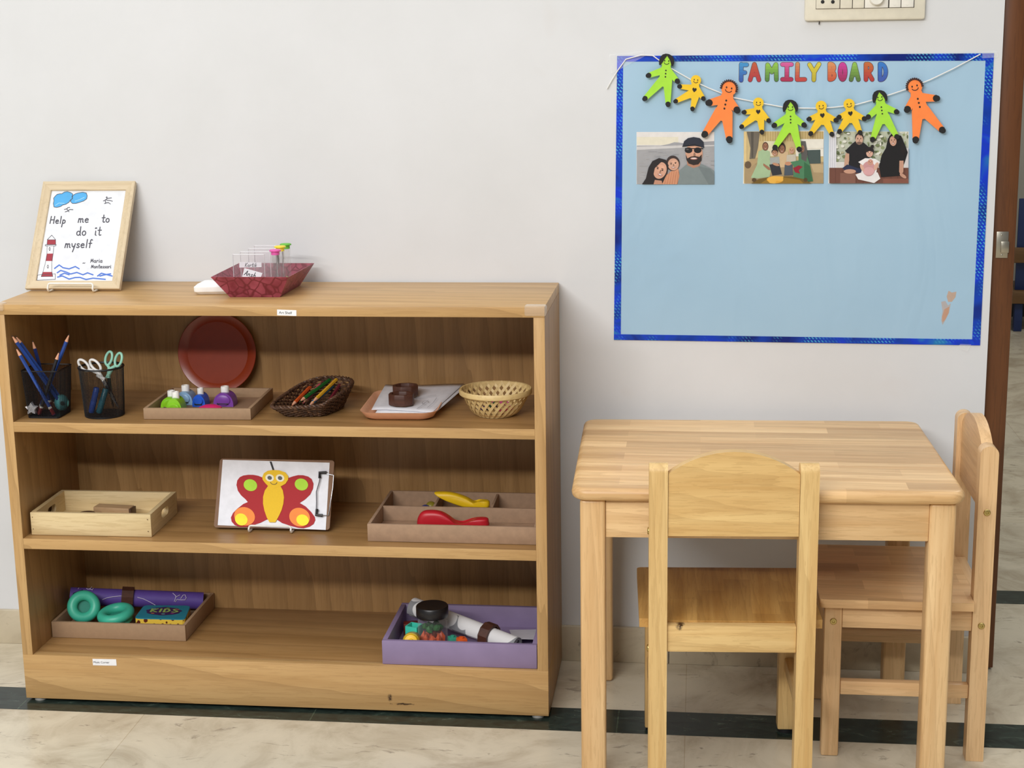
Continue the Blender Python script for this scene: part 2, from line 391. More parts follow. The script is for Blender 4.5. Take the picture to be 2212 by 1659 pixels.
# switch board at the top of the wall
cr = flat(226, 220, 202, .35); wh = flat(236, 233, 224, .35); dk = flat(50, 46, 42, .5)
p0, p1 = at(1737, 46, 'y', -.006), at(1998, 38, 'y', -.006)
zt = p0.z+.105
sw = thing('switch_board', ((p0.x+p1.x)/2, 0, p0.z), 'cream switch board on the wall above the blue board', 'switch board')
mb = MB().box((p0.x, -.012, p0.z), (p1.x, -.0005, zt), .005)
obj('frame', mb, cr, sw)
q0, q1 = at(1762, 20, 'y', -.013), at(1975, 16, 'y', -.013)
tz = zt-.022
obj('module_bed', MB().box((q0.x, -.0128, q0.z), (q1.x, -.011, tz), .0005), dk, sw)
def mod(pa, pb, m, nm='switch'):
    xa, xb = at(pa, 18, 'y', -.014).x, at(pb, 18, 'y', -.014).x
    return obj(nm, MB().box((xa+.0006, -.0155, q0.z+.0008), (xb-.0006, -.0125, tz-.001), .0008), m, sw)
so = mod(1762, 1814, cr, 'socket')
for px in (1777, 1799):
    c = at(px, 4, 'y', -.0156); obj('socket_hole', MB().lathe([(.0034, 0), (.0034, .0006), (.0022, .0008)], frame(c, (0, -1, 0)), 16), flat(14, 12, 12, .6), so)
mod(1814, 1841, cr); mod(1841, 1867, cr)
rg = mod(1867, 1919, wh, 'fan_regulator')
c = at(1893, -4, 'y', -.016); obj('knob', MB().lathe([(.0135, 0), (.0128, .009), (.0115, .0105), (.004, .011)], frame(c, (0, -1, 0))), wh, rg)
for pa, pb in ((1920, 1946), (1946, 1974)):
    s_ = mod(pa, pb, wh); c = at((pa+pb)/2, 11, 'y', -.0157)
    A = Art((c.x, -.0156, c.z), X, Z); A.line([(-.0024, .0006), (0, -.0008), (.0024, .0006)], .0004, (205, 200, 190), 1); A.done('mark', s_)
c = at(1770, 46, 'y', -.004); obj('wire_stub', MB().tube([c, c+Vector((-.0004, 0, -.006))], .0011, 8), dk, sw)

# ------------------------------------------------------------------ bookshelf
W, D0, D1, H = 1.0469, -.3037, -.006, .8004
T_ = .0205; S1, S2, S3 = .572, .3384, .0976
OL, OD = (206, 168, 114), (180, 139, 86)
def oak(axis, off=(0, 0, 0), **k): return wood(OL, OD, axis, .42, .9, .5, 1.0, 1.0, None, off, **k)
IL, ID = (176, 137, 88), (148, 110, 64)  # same oak darkened: shade inside the shelf is put into the colour
def oak_shaded(axis, off=(0, 0, 0), **k): return wood(IL, ID, axis, .42, .9, .5, 1.0, 1.0, None, off, **k)
shelf = thing('bookshelf', (W/2, (D0+D1)/2, 0), 'low oak laminate bookshelf with three open shelves against the wall', 'bookshelf')
obj('top_panel', MB().box((0, D0-.001, .781), (W, D1, H), .0008), oak('x'), shelf)
for k, x in enumerate((0, W-T_)):
    mb = MB().box((x, D0+.0012, S3), (x+T_, D1, .7808), 0); mb.box((x, -.2856, .006), (x+T_, D1, S3), .0004)
    sp = obj('side_panel', mb, oak_shaded('z', (k*3, 1, 0)), shelf)
    obj('front_edge', MB().box((x, D0, S3), (x+T_, D0+.00115, .7808), .0004), oak('z', (k*3, 1, 0)), sp, label='front edge, oak without the painted shade')  # thin strip added to keep the front edge in the unshaded oak tone
for k, (za, zb) in enumerate(((.5526, S1), (.3176, S2))):
    sp = obj('shelf_board', MB().box((T_+.0001, D0+.0012, za), (W-T_-.0001, -.0125, zb), 0), oak_shaded('x', (k+1, k*2, 3)), shelf)
    obj('front_edge', MB().box((T_+.0001, D0, za), (W-T_-.0001, D0+.00115, zb), .0004), oak('x', (k+1, k*2, 3)), sp, label='front edge, oak without the painted shade')
obj('bottom_board', MB().box((T_, D0+.0185, S3-.019), (W-T_, -.0125, S3), .0005), oak_shaded('x', (5, 2, 0)), shelf)
def knotpt(px, py):
    p = at(px, py, 'y', D0); return p-WL['bookshelf']
k1, k2 = knotpt(842, 1508), knotpt(872, 1521)
obj('plinth', MB().box((0, D0-.0006, .006), (W, -.2858, S3), .0008), oak('x', (2, 7, 1), knots=((k1.x, k1.y, k1.z, .0065, .012, 0), (k2.x, k2.y, k2.z, .030, .0035, 0))), shelf)
obj('back_panel', MB().box((T_, -.0122, S3-.018), (W-T_, D1, .7808)), oak_shaded('z', (7, 3, 2)), shelf)
for x in (.025, W-.022):
    for y in (D0+.012, -.03):
        obj('foot', MB().lathe([(.012, 0.0004), (.012, .004), (.009, .0064)], Matrix.Translation((x, y, 0)), 20), flat(150, 148, 142, .4), shelf, label='small grey plastic foot')
cp = clear('corner_guard_plastic', (.97, .96, .93, 1), .5, .2, .10)
a, b = at(1133, 660, 'y', D0-.003), at(1181, 656, 'y', D0-.003)
mb = MB().box((a.x, D0-.006, H-.016), (W+.003, D0+.012, H+.0035), .003)
obj('corner_guard', mb, cp, shelf, label='clear corner guard on the right end of the top')
obj('corner_guard', MB().box((-.004, D0-.006, H-.012), (.022, D0+.014, H+.0035), .003), cp, shelf, label='clear corner guard on the left end of the top')
def tagpaper(px0, py0, px1, py1, txt, h, y, par, tilt, dx=.0, dz=.0):
    a, b = at(px0, py1, 'y', y), at(px1, py0, 'y', y); c = (a+b)/2; U = (X*cos(tilt)+Z*sin(tilt)); V = (Z*cos(tilt)-X*sin(tilt))
    w_, h_ = (b.x-a.x)/2, (b.z-a.z)/2*.94
    mb = MB(); mb.prism([(-w_, -h_), (w_, -h_), (w_, h_), (-w_, h_)], Vector((c.x, y, c.z)), U, V, -Y, .0004)
    lb = obj('name_strip', mb, flat(240, 240, 242, .5), par, 0, label='white paper strip reading %s' % txt)
    printed('lettering', txt, Vector((c.x, y-.0004, c.z))-U*(w_*.86-dx)-V*(h*.34-dz), U, V, h, flat(30, 30, 34), lb)
tagpaper(599, 669, 640, 682, 'Art Shelf', .0068, D0-.0012, shelf, -.03, .001)
tagpaper(201, 1424, 251, 1437, 'Music Corner', .0058, D0-.0008, shelf, .015, -.002)

# ------------------------------------------------------------------ table and chairs
RL, RD = (236, 202, 152), (206, 162, 108)
def rub(axis, lam=None, off=(0, 0, 0), L=RL, D=RD, **k): return wood(L, D, axis, .38, .75, .3, 1.5, 1.15, lam, off, **k)
def rrect(hx, hy, r, n=7):
    p = []
    for cx, cy, a in ((hx-r, hy-r, 0), (-hx+r, hy-r, 90), (-hx+r, -hy+r, 180), (hx-r, -hy+r, 270)):
        p += [(cx+r*cos(radians(a+90*i/n)), cy+r*sin(radians(a+90*i/n))) for i in range(n+1)]
    return p
TC = Vector((1.4335, -.306, 0)); TA = 1.6
tbl = thing('childrens_table', TC, 'low rectangular light wood table with rounded corners beside the bookshelf', 'table')
MT = Matrix.Translation(TC) @ Matrix.Rotation(radians(TA), 4, 'Z')
hx, hy, zt, th = .3265, .2555, .536, .022
mb = MB(); rings = []
for a_ in [-90+180*i/8 for i in range(9)]:
    d = th/2*.9*(1-cos(radians(a_))); z = zt-th/2+th/2*sin(radians(a_))
    rings.append(mb.ring([MT @ Vector((x, y, z)) for x, y in rrect(hx-d, hy-d, .028-d)]))
mb.skin(rings)
obj('tabletop', mb, rub('x', (.24, .042), (0, .02, 0)), tbl, 50)
lx, ly, lw = .2905, .221, .0215
for i, (sx, sy) in enumerate(((-1, -1), (1, -1), (-1, 1), (1, 1))):
    obj('leg', MB().box((sx*lx-lw, sy*ly-lw, 0.0005), (sx*lx+lw, sy*ly+lw, zt-th-.0003), .006, MT, 3), rub('z', None, (i*2, i, 0)), tbl)
for sy in (-1, 1):
    obj('apron', MB().box((-lx+lw+.0003, sy*(ly+.006)-.009, zt-th-.068), (lx-lw-.0003, sy*(ly+.006)+.009, zt-th-.0003), .0015, MT), rub('x', None, (sy, 4, 2)), tbl)
for sx in (-1, 1):
    obj('apron', MB().box((sx*(lx+.006)-.009, -ly+lw+.0003, zt-th-.068), (sx*(lx+.006)+.009, ly-lw-.0003, zt-th-.0003), .0015, MT), rub('y', None, (sx, 2, 2)), tbl)

def chair(c, ang, wid, dep, L, D, label, z0=0.0, pads=False, off=0, kn=False, seat=((232, 196, 148), (208, 164, 114))):
    M = Matrix.Translation((c[0], c[1], z0)) @ Matrix.Rotation(radians(ang), 4, 'Z')
    t = thing('childrens_chair', (c[0], c[1], 0), label, 'chair', 'small wooden chairs at the table')
    ax = ('x', 'y') if abs(ang) < 45 else ('y', 'x')
    r = lambda a, lam=None, o=0, **k: rub(a, lam, (off+o, o*2, off), L, D, **k)
    hw, hd, p = wid/2, dep/2, .0308
    brass = metal(190, 170, 110, .3)
    def bolt(par, x, y, z, sgn):
        P = M @ Vector((x, y, z)); d = (M.to_3x3() @ Vector((sgn, 0, 0)))
        obj('bolt', MB().lathe([(.0060, 0), (.0060, .0012), (.0050, .0022), (.0026, .0024), (.0018, .0012), (.0003, .0012)], frame(P, d), 18), brass, par, label='brass bolt head')
    FX = M.to_3x3() @ X; FY = M.to_3x3() @ Y
    for k, sx in enumerate((-1, 1)):
        x0 = hw-p if sx > 0 else -hw
        prof = [(0, 0.0003), (p, .0003)] + [(p/2+p/2*cos(radians(q)), .5672+.0145*sin(radians(q))) for q in range(0, 181, 15)]
        mb = MB(); O = M @ Vector((x0, -hd, 0))
        mb.prism(prof, O, FY, Z, FX, p); bmesh.ops.bevel(mb.bm, geom=[e for e in mb.bm.edges if e.calc_face_angle(0) > .8], offset=.0022, segments=2, profile=.5, affect='EDGES')
        o = obj('rear_leg', mb, r('z', None, k+1), t)
        for z in (.464, .257): bolt(o, sx*hw, -hd+p/2, z, sx)
        o = obj('front_leg', MB().box((x0, hd-p, .0003), (x0+p, hd, .2878), .003, M), r('z', None, k+5), t)
        bolt(o, sx*hw, hd-p/2, .258, sx)
        xr = sx*(hw-.012)
        obj('side_rail', MB().box((xr-.009, -hd+p+.0003, .2455), (xr+.009, hd-p-.0003, .2878), .0012, M), r(ax[1], None, k+8), t)
        obj('stretcher', MB().box((xr-.0085, -hd+p+.0003, .118), (xr+.0085, hd-p-.0003, .144), .002, M), r(ax[1], None, k+11), t)
        if pads:
            for yy in (-hd+p/2, hd-p/2):
                q = M @ Vector((sx*(hw-p/2), yy, -z0)); obj('foot_pad', MB().lathe([(.0135, .0003), (.0135, z0-.0005), (.012, z0-.0001)], Matrix.Translation(q), 20), flat(16, 15, 15, .7), t, label='black pad under the leg')
    ki = ()
    if kn:
        kp = M @ Vector((-.085, -hd+.016, .3005)) - WL[t.name]; ki = ((kp.x, kp.y, kp.z, .010, .012, 0),)
    obj('rear_rail', MB().box((-hw+p+.0003, -hd+.005, .2545), (hw-p-.0003, -hd+.024, .3005), .0012, M), r(ax[0], None, 15, knots=ki), t)
    obj('front_rail', MB().box((-hw+p+.0003, hd-.022, .2455), (hw-p-.0003, hd-.004, .2878), .0012, M), r(ax[0], None, 17), t)
    sw_, tg = hw+.015, hw-p-.0006
    out = [(-sw_, -hd+p+.0006), (-tg, -hd+p+.0006), (-tg, -hd+.0245), (tg, -hd+.0245), (tg, -hd+p+.0006), (sw_, -hd+p+.0006)]
    out += [(sw_-.008+.008*cos(radians(q)), hd+.002+.008*sin(radians(q))) for q in range(0, 91, 30)] + [(-sw_+.008+.008*cos(radians(q)), hd+.002+.008*sin(radians(q))) for q in range(90, 181, 30)]
    mb = MB(); mb.prism(out, M @ Vector((0, 0, .2882)), FX, FY, Z, .0155)
    top = [e for e in mb.bm.edges if e.calc_face_angle(0) > 1.0 and abs(e.verts[0].co.z-e.verts[1].co.z) < 1e-5]
    bmesh.ops.bevel(mb.bm, geom=top, offset=.004, segments=3, profile=.5, affect='EDGES')
    obj('seat', mb, rub(ax[1], (.11, .047), (off+20, 40, off), seat[0], seat[1]), t)
    bw = hw-p-.0006
    R_ = (bw*bw+.038**2)/(2*.038); a0 = math.asin(bw/R_)
    out = [(-bw, .459), (bw, .459)] + [(R_*sin(a0*(1-2*i/16)), .603-R_+R_*cos(a0*(1-2*i/16))) for i in range(17)]
    mb = MB(); mb.prism(out, M @ Vector((0, -hd+.003, 0)), FX, Z, FY, .0195)
    rim = [e for e in mb.bm.edges if e.calc_face_angle(0) > 1.0 and e.verts[0].co.z > z0+.47 and e.verts[1].co.z > z0+.47 and abs((e.verts[0].co-e.verts[1].co).dot(FY)) < 1e-4]
    bmesh.ops.bevel(mb.bm, geom=rim, offset=.004, segments=3, profile=.5, affect='EDGES')
    obj('backrest', mb, r(ax[0], (.26, .055), 23), t, 50)
    return t
chair((1.3770, -.4535), 3.2, .2775, .289, (228, 196, 136), (200, 158, 96), 'golden wooden child chair facing the wall, its arched back towards us', .008, True, 0, True, ((196, 156, 92), (164, 118, 56)))
chair((1.695, -.2785), 90, .283, .286, (232, 196, 148), (208, 164, 114), 'pale wooden child chair tucked under the right end of the table', 0, False, 31)
# ------------------------------------------------------------------ family board
def wallmap(y):
    def f(p):
        q = at(p[0], p[1], 'y', y); return (q.x, q.z)
    return f
def wallart(y): return Art((0, y, 0), X, Z, M=wallmap(y))
def quadslab(mb, px, y, th):
    P = [at(a, b, 'y', y) for a, b in px]
    mb.skin([mb.ring(P), mb.ring([p-Y*th for p in P])])
    return mb
def posterpaper():
    t = NT('blue_chart_paper'); f = t.noise(t.coord(), 2.2, 4); col = t.ramp(f, [(.3, rgb(156, 190, 214)), (.7, rgb(168, 200, 222))])
    t.bump(t.noise(t.coord((5, 5, 2)), 1.5, 3, .5, 1.0), .35, .012); return t.set(col, .5)
def holofoil():
    t = NT('holographic_blue_tape')
    big = t.noise(t.coord((1, 1, 1), (.3, 0, .2)), 9, 3, .6, 1)
    col = t.ramp(big, [(.34, rgb(10, 36, 130)), (.48, rgb(16, 70, 190)), (.58, rgb(20, 60, 225)), (.70, rgb(40, 130, 200))])
    wv = t.n('ShaderNodeTexWave', wave_type='BANDS', bands_direction='X'); wv.inputs['Scale'].default_value = 60; wv.inputs['Distortion'].default_value = .3
    t.l(t.coord((1, 1, 1), (0, 0, 0), (0, radians(40), 0)), wv.inputs['Vector'])
    wz = t.n('ShaderNodeTexWave', wave_type='BANDS', bands_direction='Z'); wz.inputs['Scale'].default_value = 50; t.l(t.coord(), wz.inputs['Vector'])
    g = t.math('MULTIPLY', t.math('GREATER_THAN', wv.outputs['Fac'], .66), t.math('GREATER_THAN', wz.outputs['Fac'], .35))
    sel = t.ramp(t.noise(t.coord((1, 1, 1), (2, 5, 1)), 11, 2), [(.48, (0, 0, 0, 1)), (.6, (1, 1, 1, 1))])
    col = t.mix(t.math('MULTIPLY', t.math('MULTIPLY', g, sel), .75), col, rgb(90, 205, 235))
    return t.set(col, .32, Metallic=.35)
c = at(1730, 740, 'y', 0)
bd = thing('poster_board', (c.x, -.001, c.z), 'light blue paper display board with shiny blue border on the wall', 'display board')
C4 = [(1333, 121), (2147, 115), (2117, 746), (1326, 734)]
obj('paper', quadslab(MB(), C4, -.0006, .0008), posterpaper(), bd, 0)
holo = holofoil(); yb = -.0015
for q in ([(1333, 121), (2147, 115), (2129, 131), (1344, 133)], [(1333, 121), (1346, 133), (1341, 722), (1326, 734)],
          [(2147, 115), (2117, 746), (2100, 734), (2129, 130)], [(1326, 734), (1340, 722), (2101, 733), (2117, 746)]):
    obj('border_strip', quadslab(MB(), q, yb, .0005), holo, bd, 0)
tp = clear('clear_tape', (1, 1, 1, 1), .25, .2, .08)
for q in ([(1316, 118), (1392, 110), (1394, 121), (1320, 160)], [(2122, 110), (2156, 110), (2156, 124), (2122, 126)], [(2074, 743), (2098, 744), (2090, 760), (2070, 752)]):
    obj('tape', quadslab(MB(), q, -.0022, .0002), tp, bd, 0, label='clear sticky tape')
A = wallart(-.0014)
A.poly([(2049, 628), (2056, 632), (2066, 630), (2064, 642), (2056, 652), (2048, 652), (2045, 640)], (186, 162, 146), 1)
A.poly([(2033, 652), (2042, 650), (2048, 660), (2054, 655), (2050, 676), (2042, 692), (2036, 702), (2033, 692), (2036, 672)], (178, 172, 172), 1)
A.poly([(2040, 668), (2051, 662), (2049, 676), (2042, 690), (2036, 696), (2035, 684)], (190, 148, 124), 2)
A.done('stain', bd, label='brown stain on the blue paper')

# bubble letters, drawn as pencil outline + two-tone filling (letter boxes measured on the photograph)
def cb(x, y): return (1560+x/3.6867, 110+y/3.6867)
LET = {
 'F': [[(.15, .05), (.12, .95)], [(.15, .08), (.9, .08)], [(.15, .52), (.65, .52)]],
 'A': [[(.12, .95), (.48, .06), (.86, .95)], [(.3, .66), (.7, .64)]],
 'M': [[(.1, .95), (.14, .08), (.5, .5), (.86, .06), (.9, .95)]],
 'I': [[(.05, .07), (.95, .07)], [(.5, .07), (.48, .93)], [(.05, .93), (.92, .93)]],
 'L': [[(.2, .05), (.16, .93), (.9, .92)]],
 'Y': [[(.1, .08), (.48, .52), (.9, .05)], [(.48, .52), (.46, .95)]],
 'B': [[(.14, .06), (.14, .94)], [(.14, .06)]+arc(.3, .27, .45, .21, -80, 80, 8)+[(.14, .48)], [(.14, .48)]+arc(.3, .71, .52, .22, -80, 80, 8)+[(.14, .94)]],
 'O': [arc(.5, .5, .36, .43, 0, 360, 20)],
 'R': [[(.14, .05), (.14, .95)], [(.14, .06)]+arc(.35, .27, .45, .22, -85, 85, 8)+[(.16, .52)], [(.4, .52), (.9, .94)]],
 'D': [[(.14, .05), (.14, .95)], [(.14, .05)]+arc(.25, .5, .62, .45, -80, 80, 12)+[(.14, .95)]]}
WORD = [('F', 130, 215, 85, 255, (60, 150, 205), (40, 80, 165)), ('A', 197, 320, 84, 252, (190, 90, 50), (170, 40, 55)), ('M', 335, 455, 86, 250, (150, 200, 70), (70, 120, 55)),
        ('I', 462, 570, 84, 250, (215, 95, 165), (160, 25, 65)), ('L', 570, 680, 84, 252, (205, 150, 90), (185, 50, 50)), ('Y', 672, 795, 84, 252, (215, 200, 60), (180, 165, 40)),
        ('B', 835, 917, 82, 250, (215, 150, 95), (195, 75, 45)), ('O', 918, 1000, 84, 250, (205, 60, 160), (150, 30, 80)), ('A', 1003, 1110, 84, 250, (150, 200, 80), (75, 105, 50)),
        ('R', 1122, 1215, 84, 250, (195, 110, 50), (175, 40, 45)), ('D', 1234, 1325, 84, 250, (45, 125, 205), (60, 80, 165))]
for i, (ch, x0, x1, y0, y1, ct, cbm) in enumerate(WORD):
    A = wallart(-.0016); pad = 14; fat = 31 if ch != 'O' else 34
    for lay, wd in ((1, fat+7), (2, fat)):
        for st in LET[ch]:
            pts = [(x0+pad+(x1-x0-2*pad)*u, y0+pad+(y1-y0-2*pad)*v) for u, v in st]
            if lay == 1: A.line([cb(*p) for p in pts], wd/3.6867, (70, 50, 60), 1)
            else:
                nb = 8
                for k in range(nb):
                    ya, yb_ = y0-9+(y1-y0+18)*k/nb, y0-9+(y1-y0+18)*(k+1)/nb
                    col = tuple(int(a+(b-a)*k/(nb-1)) for a, b in zip(ct, cbm))
                    for (ax, ay), (bx, by) in zip(pts, pts[1:]):
                        an = atan2(by-ay, bx-ax); h = wd/2
                        q = [(ax+h*cos(an+pi/2+pi*j/6), ay+h*sin(an+pi/2+pi*j/6)) for j in range(7)]+[(bx+h*cos(an-pi/2+pi*j/6), by+h*sin(an-pi/2+pi*j/6)) for j in range(7)]
                        q = clip(q, -1e4, ya, 1e4, yb_)
                        if len(q) > 2: A.poly([cb(*p) for p in q], col, 2)
    A.done('letter', bd, .5)

# three family photographs glued under the letters
def photoprint(quad, label):
    c = at(sum(q[0] for q in quad)/4, max(q[1] for q in quad), 'y', -.0019)
    t = thing('family_photograph', (c.x, -.0014, c.z), label, 'photograph', 'family photographs on the blue board')
    obj('print_paper', quadslab(MB(), quad, -.0015, .0005), flat(232, 230, 226, .3), t, 0)
    A = wallart(-.00205)
    return t, A
def cp4(x, y): return (1340+x/3.3515, 260+y/3.3515)
class PA:
    """draw inside one print, in the pixel frame of its close-up"""
    def __init__(s, A, box): s.A, s.b, s.k = A, box, 1
    def poly(s, pts, c):
        s.k += .25; q = clip(list(pts), *s.b)
        if len(q) > 2: s.A.poly([cp4(*p) for p in q], c, s.k)
    def ell(s, cx, cy, rx, ry, c, a=0, n=22): s.poly([(cx+rx*cos(t)*cos(a)-ry*sin(t)*sin(a), cy+rx*cos(t)*sin(a)+ry*sin(t)*cos(a)) for t in [2*pi*i/n for i in range(n)]], c)
    def rect(s, x0, y0, x1, y1, c): s.poly([(x0, y0), (x1, y0), (x1, y1), (x0, y1)], c)
    def face(s, x, y, rx, ry, skin, a=0, smile=(235, 228, 222), eyes=True):
        dk = tuple(int(v*.72) for v in skin); lt = tuple(min(255, int(v*1.07)) for v in skin)
        s.ell(x, y, rx, ry, skin, a); s.ell(x+rx*.15, y-ry*.25, rx*.6, ry*.4, lt, a); s.ell(x+rx*.05, y+ry*.12, rx*.13, ry*.22, dk, a)
        if eyes:
            for q in (-.4, .4): s.ell(x+q*rx*cos(a), y-.12*ry+q*rx*sin(a), rx*.15, ry*.07, (40, 30, 28), a); s.ell(x+q*rx*cos(a), y-.28*ry+q*rx*sin(a), rx*.2, ry*.05, (62, 46, 40), a)
        s.ell(x, y+ry*.5, rx*.36, ry*.12, (150, 80, 76), a); s.ell(x, y+ry*.48, rx*.28, ry*.06, smile, a)
t, A = photoprint([(1375, 285), (1543, 285), (1541, 398), (1375, 398)], 'leftmost photograph, a family selfie by the sea with man in dark cap')
p = PA(A, (119, 84, 680, 462)); rnd = random.Random(3)
p.rect(118, 83, 684, 190, (226, 222, 219)); p.rect(118, 120, 420, 178, (226, 220, 200)); p.rect(118, 183, 684, 465, (163, 163, 166)); p.poly([(118, 195), (300, 183), (684, 178), (684, 150), (600, 155), (480, 168), (420, 160), (390, 158), (350, 172), (290, 183), (118, 190)], (160, 160, 165))
p.poly([(118, 190), (684, 178), (684, 186), (118, 214)], (205, 203, 203))
for i in range(46): x, y = rnd.uniform(118, 660), rnd.uniform(215, 460); p.rect(x, y, x+rnd.uniform(20, 70), y+rnd.uniform(2, 4), rnd.choice([(150, 150, 154), (176, 176, 178), (184, 183, 184)]))
p.poly([(415, 465), (430, 360), (480, 318), (590, 316), (650, 345), (690, 372), (690, 465)], (126, 137, 138)); p.poly([(560, 330), (650, 350), (684, 400), (684, 465), (640, 465)], (114, 125, 127))
p.poly([(480, 280), (585, 285), (575, 330), (530, 345), (485, 325)], (176, 128, 104))
p.face(534, 240, 62, 78, (205, 156, 130), 0, eyes=False); p.poly([(474, 245), (486, 275), (510, 262), (540, 258), (572, 264), (590, 245), (588, 290), (565, 318), (530, 324), (495, 312), (478, 285)], (44, 34, 32)); p.ell(532, 276, 26, 8, (190, 130, 118)); p.ell(532, 274, 20, 4, (235, 225, 220))
p.rect(468, 200, 600, 207, (24, 22, 26)); p.ell(494, 216, 28, 21, (24, 22, 26)); p.ell(560, 216, 28, 21, (24, 22, 26)); p.ell(486, 210, 10, 5, (84, 78, 80))
p.poly([(448, 192), (462, 150), (490, 128), (530, 120), (575, 128), (602, 155), (607, 200), (560, 178), (500, 174), (470, 186)], (38, 42, 56)); p.poly([(448, 192), (470, 180), (540, 170), (604, 196), (540, 184), (480, 188)], (26, 28, 38))
p.poly([(300, 465), (330, 400), (372, 365), (420, 350), (428, 400), (412, 465)], (206, 146, 112)); 
for i in range(6): p.poly([(318+i*18, 465), (340+i*16, 370), (343+i*16, 370), (322+i*18, 465)], (184, 116, 84))
p.ell(380, 310, 50, 56, (58, 44, 42)); p.face(384, 318, 40, 44, (206, 160, 136), -.15)
p.poly([(155, 465), (185, 420), (205, 340), (232, 295), (280, 272), (330, 285), (350, 325), (340, 380), (300, 465)], (36, 30, 32)); p.face(288, 362, 46, 62, (208, 158, 134), .35); p.poly([(250, 430), (300, 436), (305, 465), (240, 465)], (190, 140, 116)); p.poly([(232, 330), (262, 292), (320, 288), (290, 306), (250, 345), (238, 400), (222, 380)], (36, 30, 32))
A.done('picture', t, .35)

t, A = photoprint([(1608, 284), (1780, 282), (1778, 396), (1605, 397)], 'middle photograph, a family seated on a beige sofa, woman in green')
p = PA(A, (894, 80, 1470, 456))
p.rect(890, 78, 1480, 460, (206, 184, 134))
for i in range(26): p.rect(1010+i*18, 80, 1019+i*18, 150, (190, 164, 108))
p.rect(1270, 135, 1472, 260, (236, 232, 220)); p.rect(1270, 200, 1472, 206, (215, 208, 192)); p.rect(1040, 150, 1130, 260, (224, 214, 184))
p.poly([(915, 82), (1010, 82), (995, 200), (975, 275), (935, 280), (942, 200)], (112, 104, 92)); p.poly([(945, 82), (965, 82), (962, 270), (950, 272)], (86, 80, 72)); p.rect(890, 80, 915, 300, (222, 196, 140))
p.poly([(900, 320), (1480, 300), (1480, 460), (900, 460)], (168, 146, 110)); p.poly([(1380, 318), (1480, 318), (1480, 380), (1400, 376)], (190, 168, 130)); p.poly([(905, 300), (1000, 268), (1012, 290), (940, 345), (905, 340)], (178, 152, 112)); p.ell(924, 322, 24, 26, (104, 84, 62)); p.poly([(1350, 215), (1448, 212), (1450, 312), (1362, 314)], (70, 84, 82))
p.poly([(1000, 225), (1040, 208), (1082, 225), (1095, 330), (1080, 410), (990, 420), (945, 415), (990, 320)], (164, 190, 150)); p.ell(1050, 188, 22, 32, (92, 60, 48)); p.face(1050, 190, 17, 26, (150, 104, 80)); p.poly([(1035, 310), (1080, 340), (1088, 360), (1070, 358), (1034, 326)], (160, 112, 86))
p.poly([(1140, 225), (1215, 225), (1225, 340), (1140, 340)], (206, 178, 140)); p.ell(1170, 200, 26, 40, (60, 42, 36)); p.face(1170, 208, 19, 30, (150, 106, 82))
p.poly([(1082, 270), (1150, 262), (1155, 310), (1085, 318)], (164, 168, 166)); p.poly([(1078, 320), (1150, 312), (1170, 390), (1100, 398)], (46, 48, 56)); p.ell(1118, 228, 24, 22, (40, 30, 28)); p.face(1118, 236, 20, 22, (186, 140, 112)); p.ell(1126, 318, 26, 10, (190, 140, 110), .3)
p.poly([(1205, 250), (1270, 246), (1272, 320), (1200, 322)], (196, 188, 172)); p.face(1240, 218, 20, 24, (196, 150, 122)); p.poly([(1190, 320), (1245, 316), (1250, 395), (1185, 398)], (74, 84, 96)); p.ell(1215, 312, 24, 14, (196, 140, 108))
p.poly([(1290, 240), (1345, 235), (1372, 320), (1395, 440), (1250, 450), (1255, 330), (1230, 300), (1290, 290)], (76, 128, 92)); p.poly([(1330, 300), (1372, 330), (1392, 440), (1330, 446)], (54, 104, 70)); p.poly([(1308, 150), (1340, 150), (1355, 240), (1345, 300), (1310, 280)], (92, 90, 88)); p.face(1318, 205, 14, 26, (160, 116, 92)); p.poly([(1250, 345), (1290, 325), (1320, 335), (1290, 360), (1300, 385), (1265, 375)], (148, 30, 50))
p.poly([(940, 460), (1000, 425), (1100, 405), (1240, 405), (1330, 425), (1390, 460)], (112, 88, 34)); p.poly([(1010, 460), (1060, 425), (1180, 412), (1300, 430), (1330, 460)], (146, 112, 40)); p.ell(1120, 428, 60, 26, (226, 164, 52)); p.poly([(1060, 420), (1110, 402), (1180, 405), (1175, 440), (1130, 436), (1120, 458), (1080, 452)], (232, 178, 74)); p.ell(968, 430, 16, 14, (86, 66, 40)); p.ell(1340, 430, 14, 14, (86, 66, 40))
A.done('picture', t, .35)

t, A = photoprint([(1791, 284), (1963, 284), (1962, 396), (1789, 396)], 'rightmost photograph, a family in black sitting on a brown floor')
p = PA(A, (1512, 82, 2084, 454)); rnd = random.Random(5)
p.rect(1505, 78, 2095, 460, (196, 200, 180))
for i in range(150): p.ell(rnd.uniform(1560, 2080), rnd.uniform(84, 300), rnd.uniform(5, 16), rnd.uniform(5, 14), rnd.choice([(120, 132, 92), (150, 160, 116), (206, 208, 190), (226, 226, 214), (96, 108, 74), (178, 176, 142)]))
p.rect(1505, 78, 1562, 350, (222, 222, 228))
for x in (1518, 1532, 1548): p.rect(x, 80, x+5, 345, (196, 197, 206))
p.rect(2056, 200, 2095, 345, (206, 204, 206)); p.rect(1562, 300, 2060, 345, (214, 212, 208)); p.rect(1505, 342, 2095, 460, (112, 72, 60))
for i in range(12): p.rect(1505+i*50, 345, 1508+i*50, 460, (90, 54, 44))
p.rect(1590, 380, 1700, 460, (132, 92, 78)); p.rect(1900, 420, 2090, 460, (132, 84, 70))
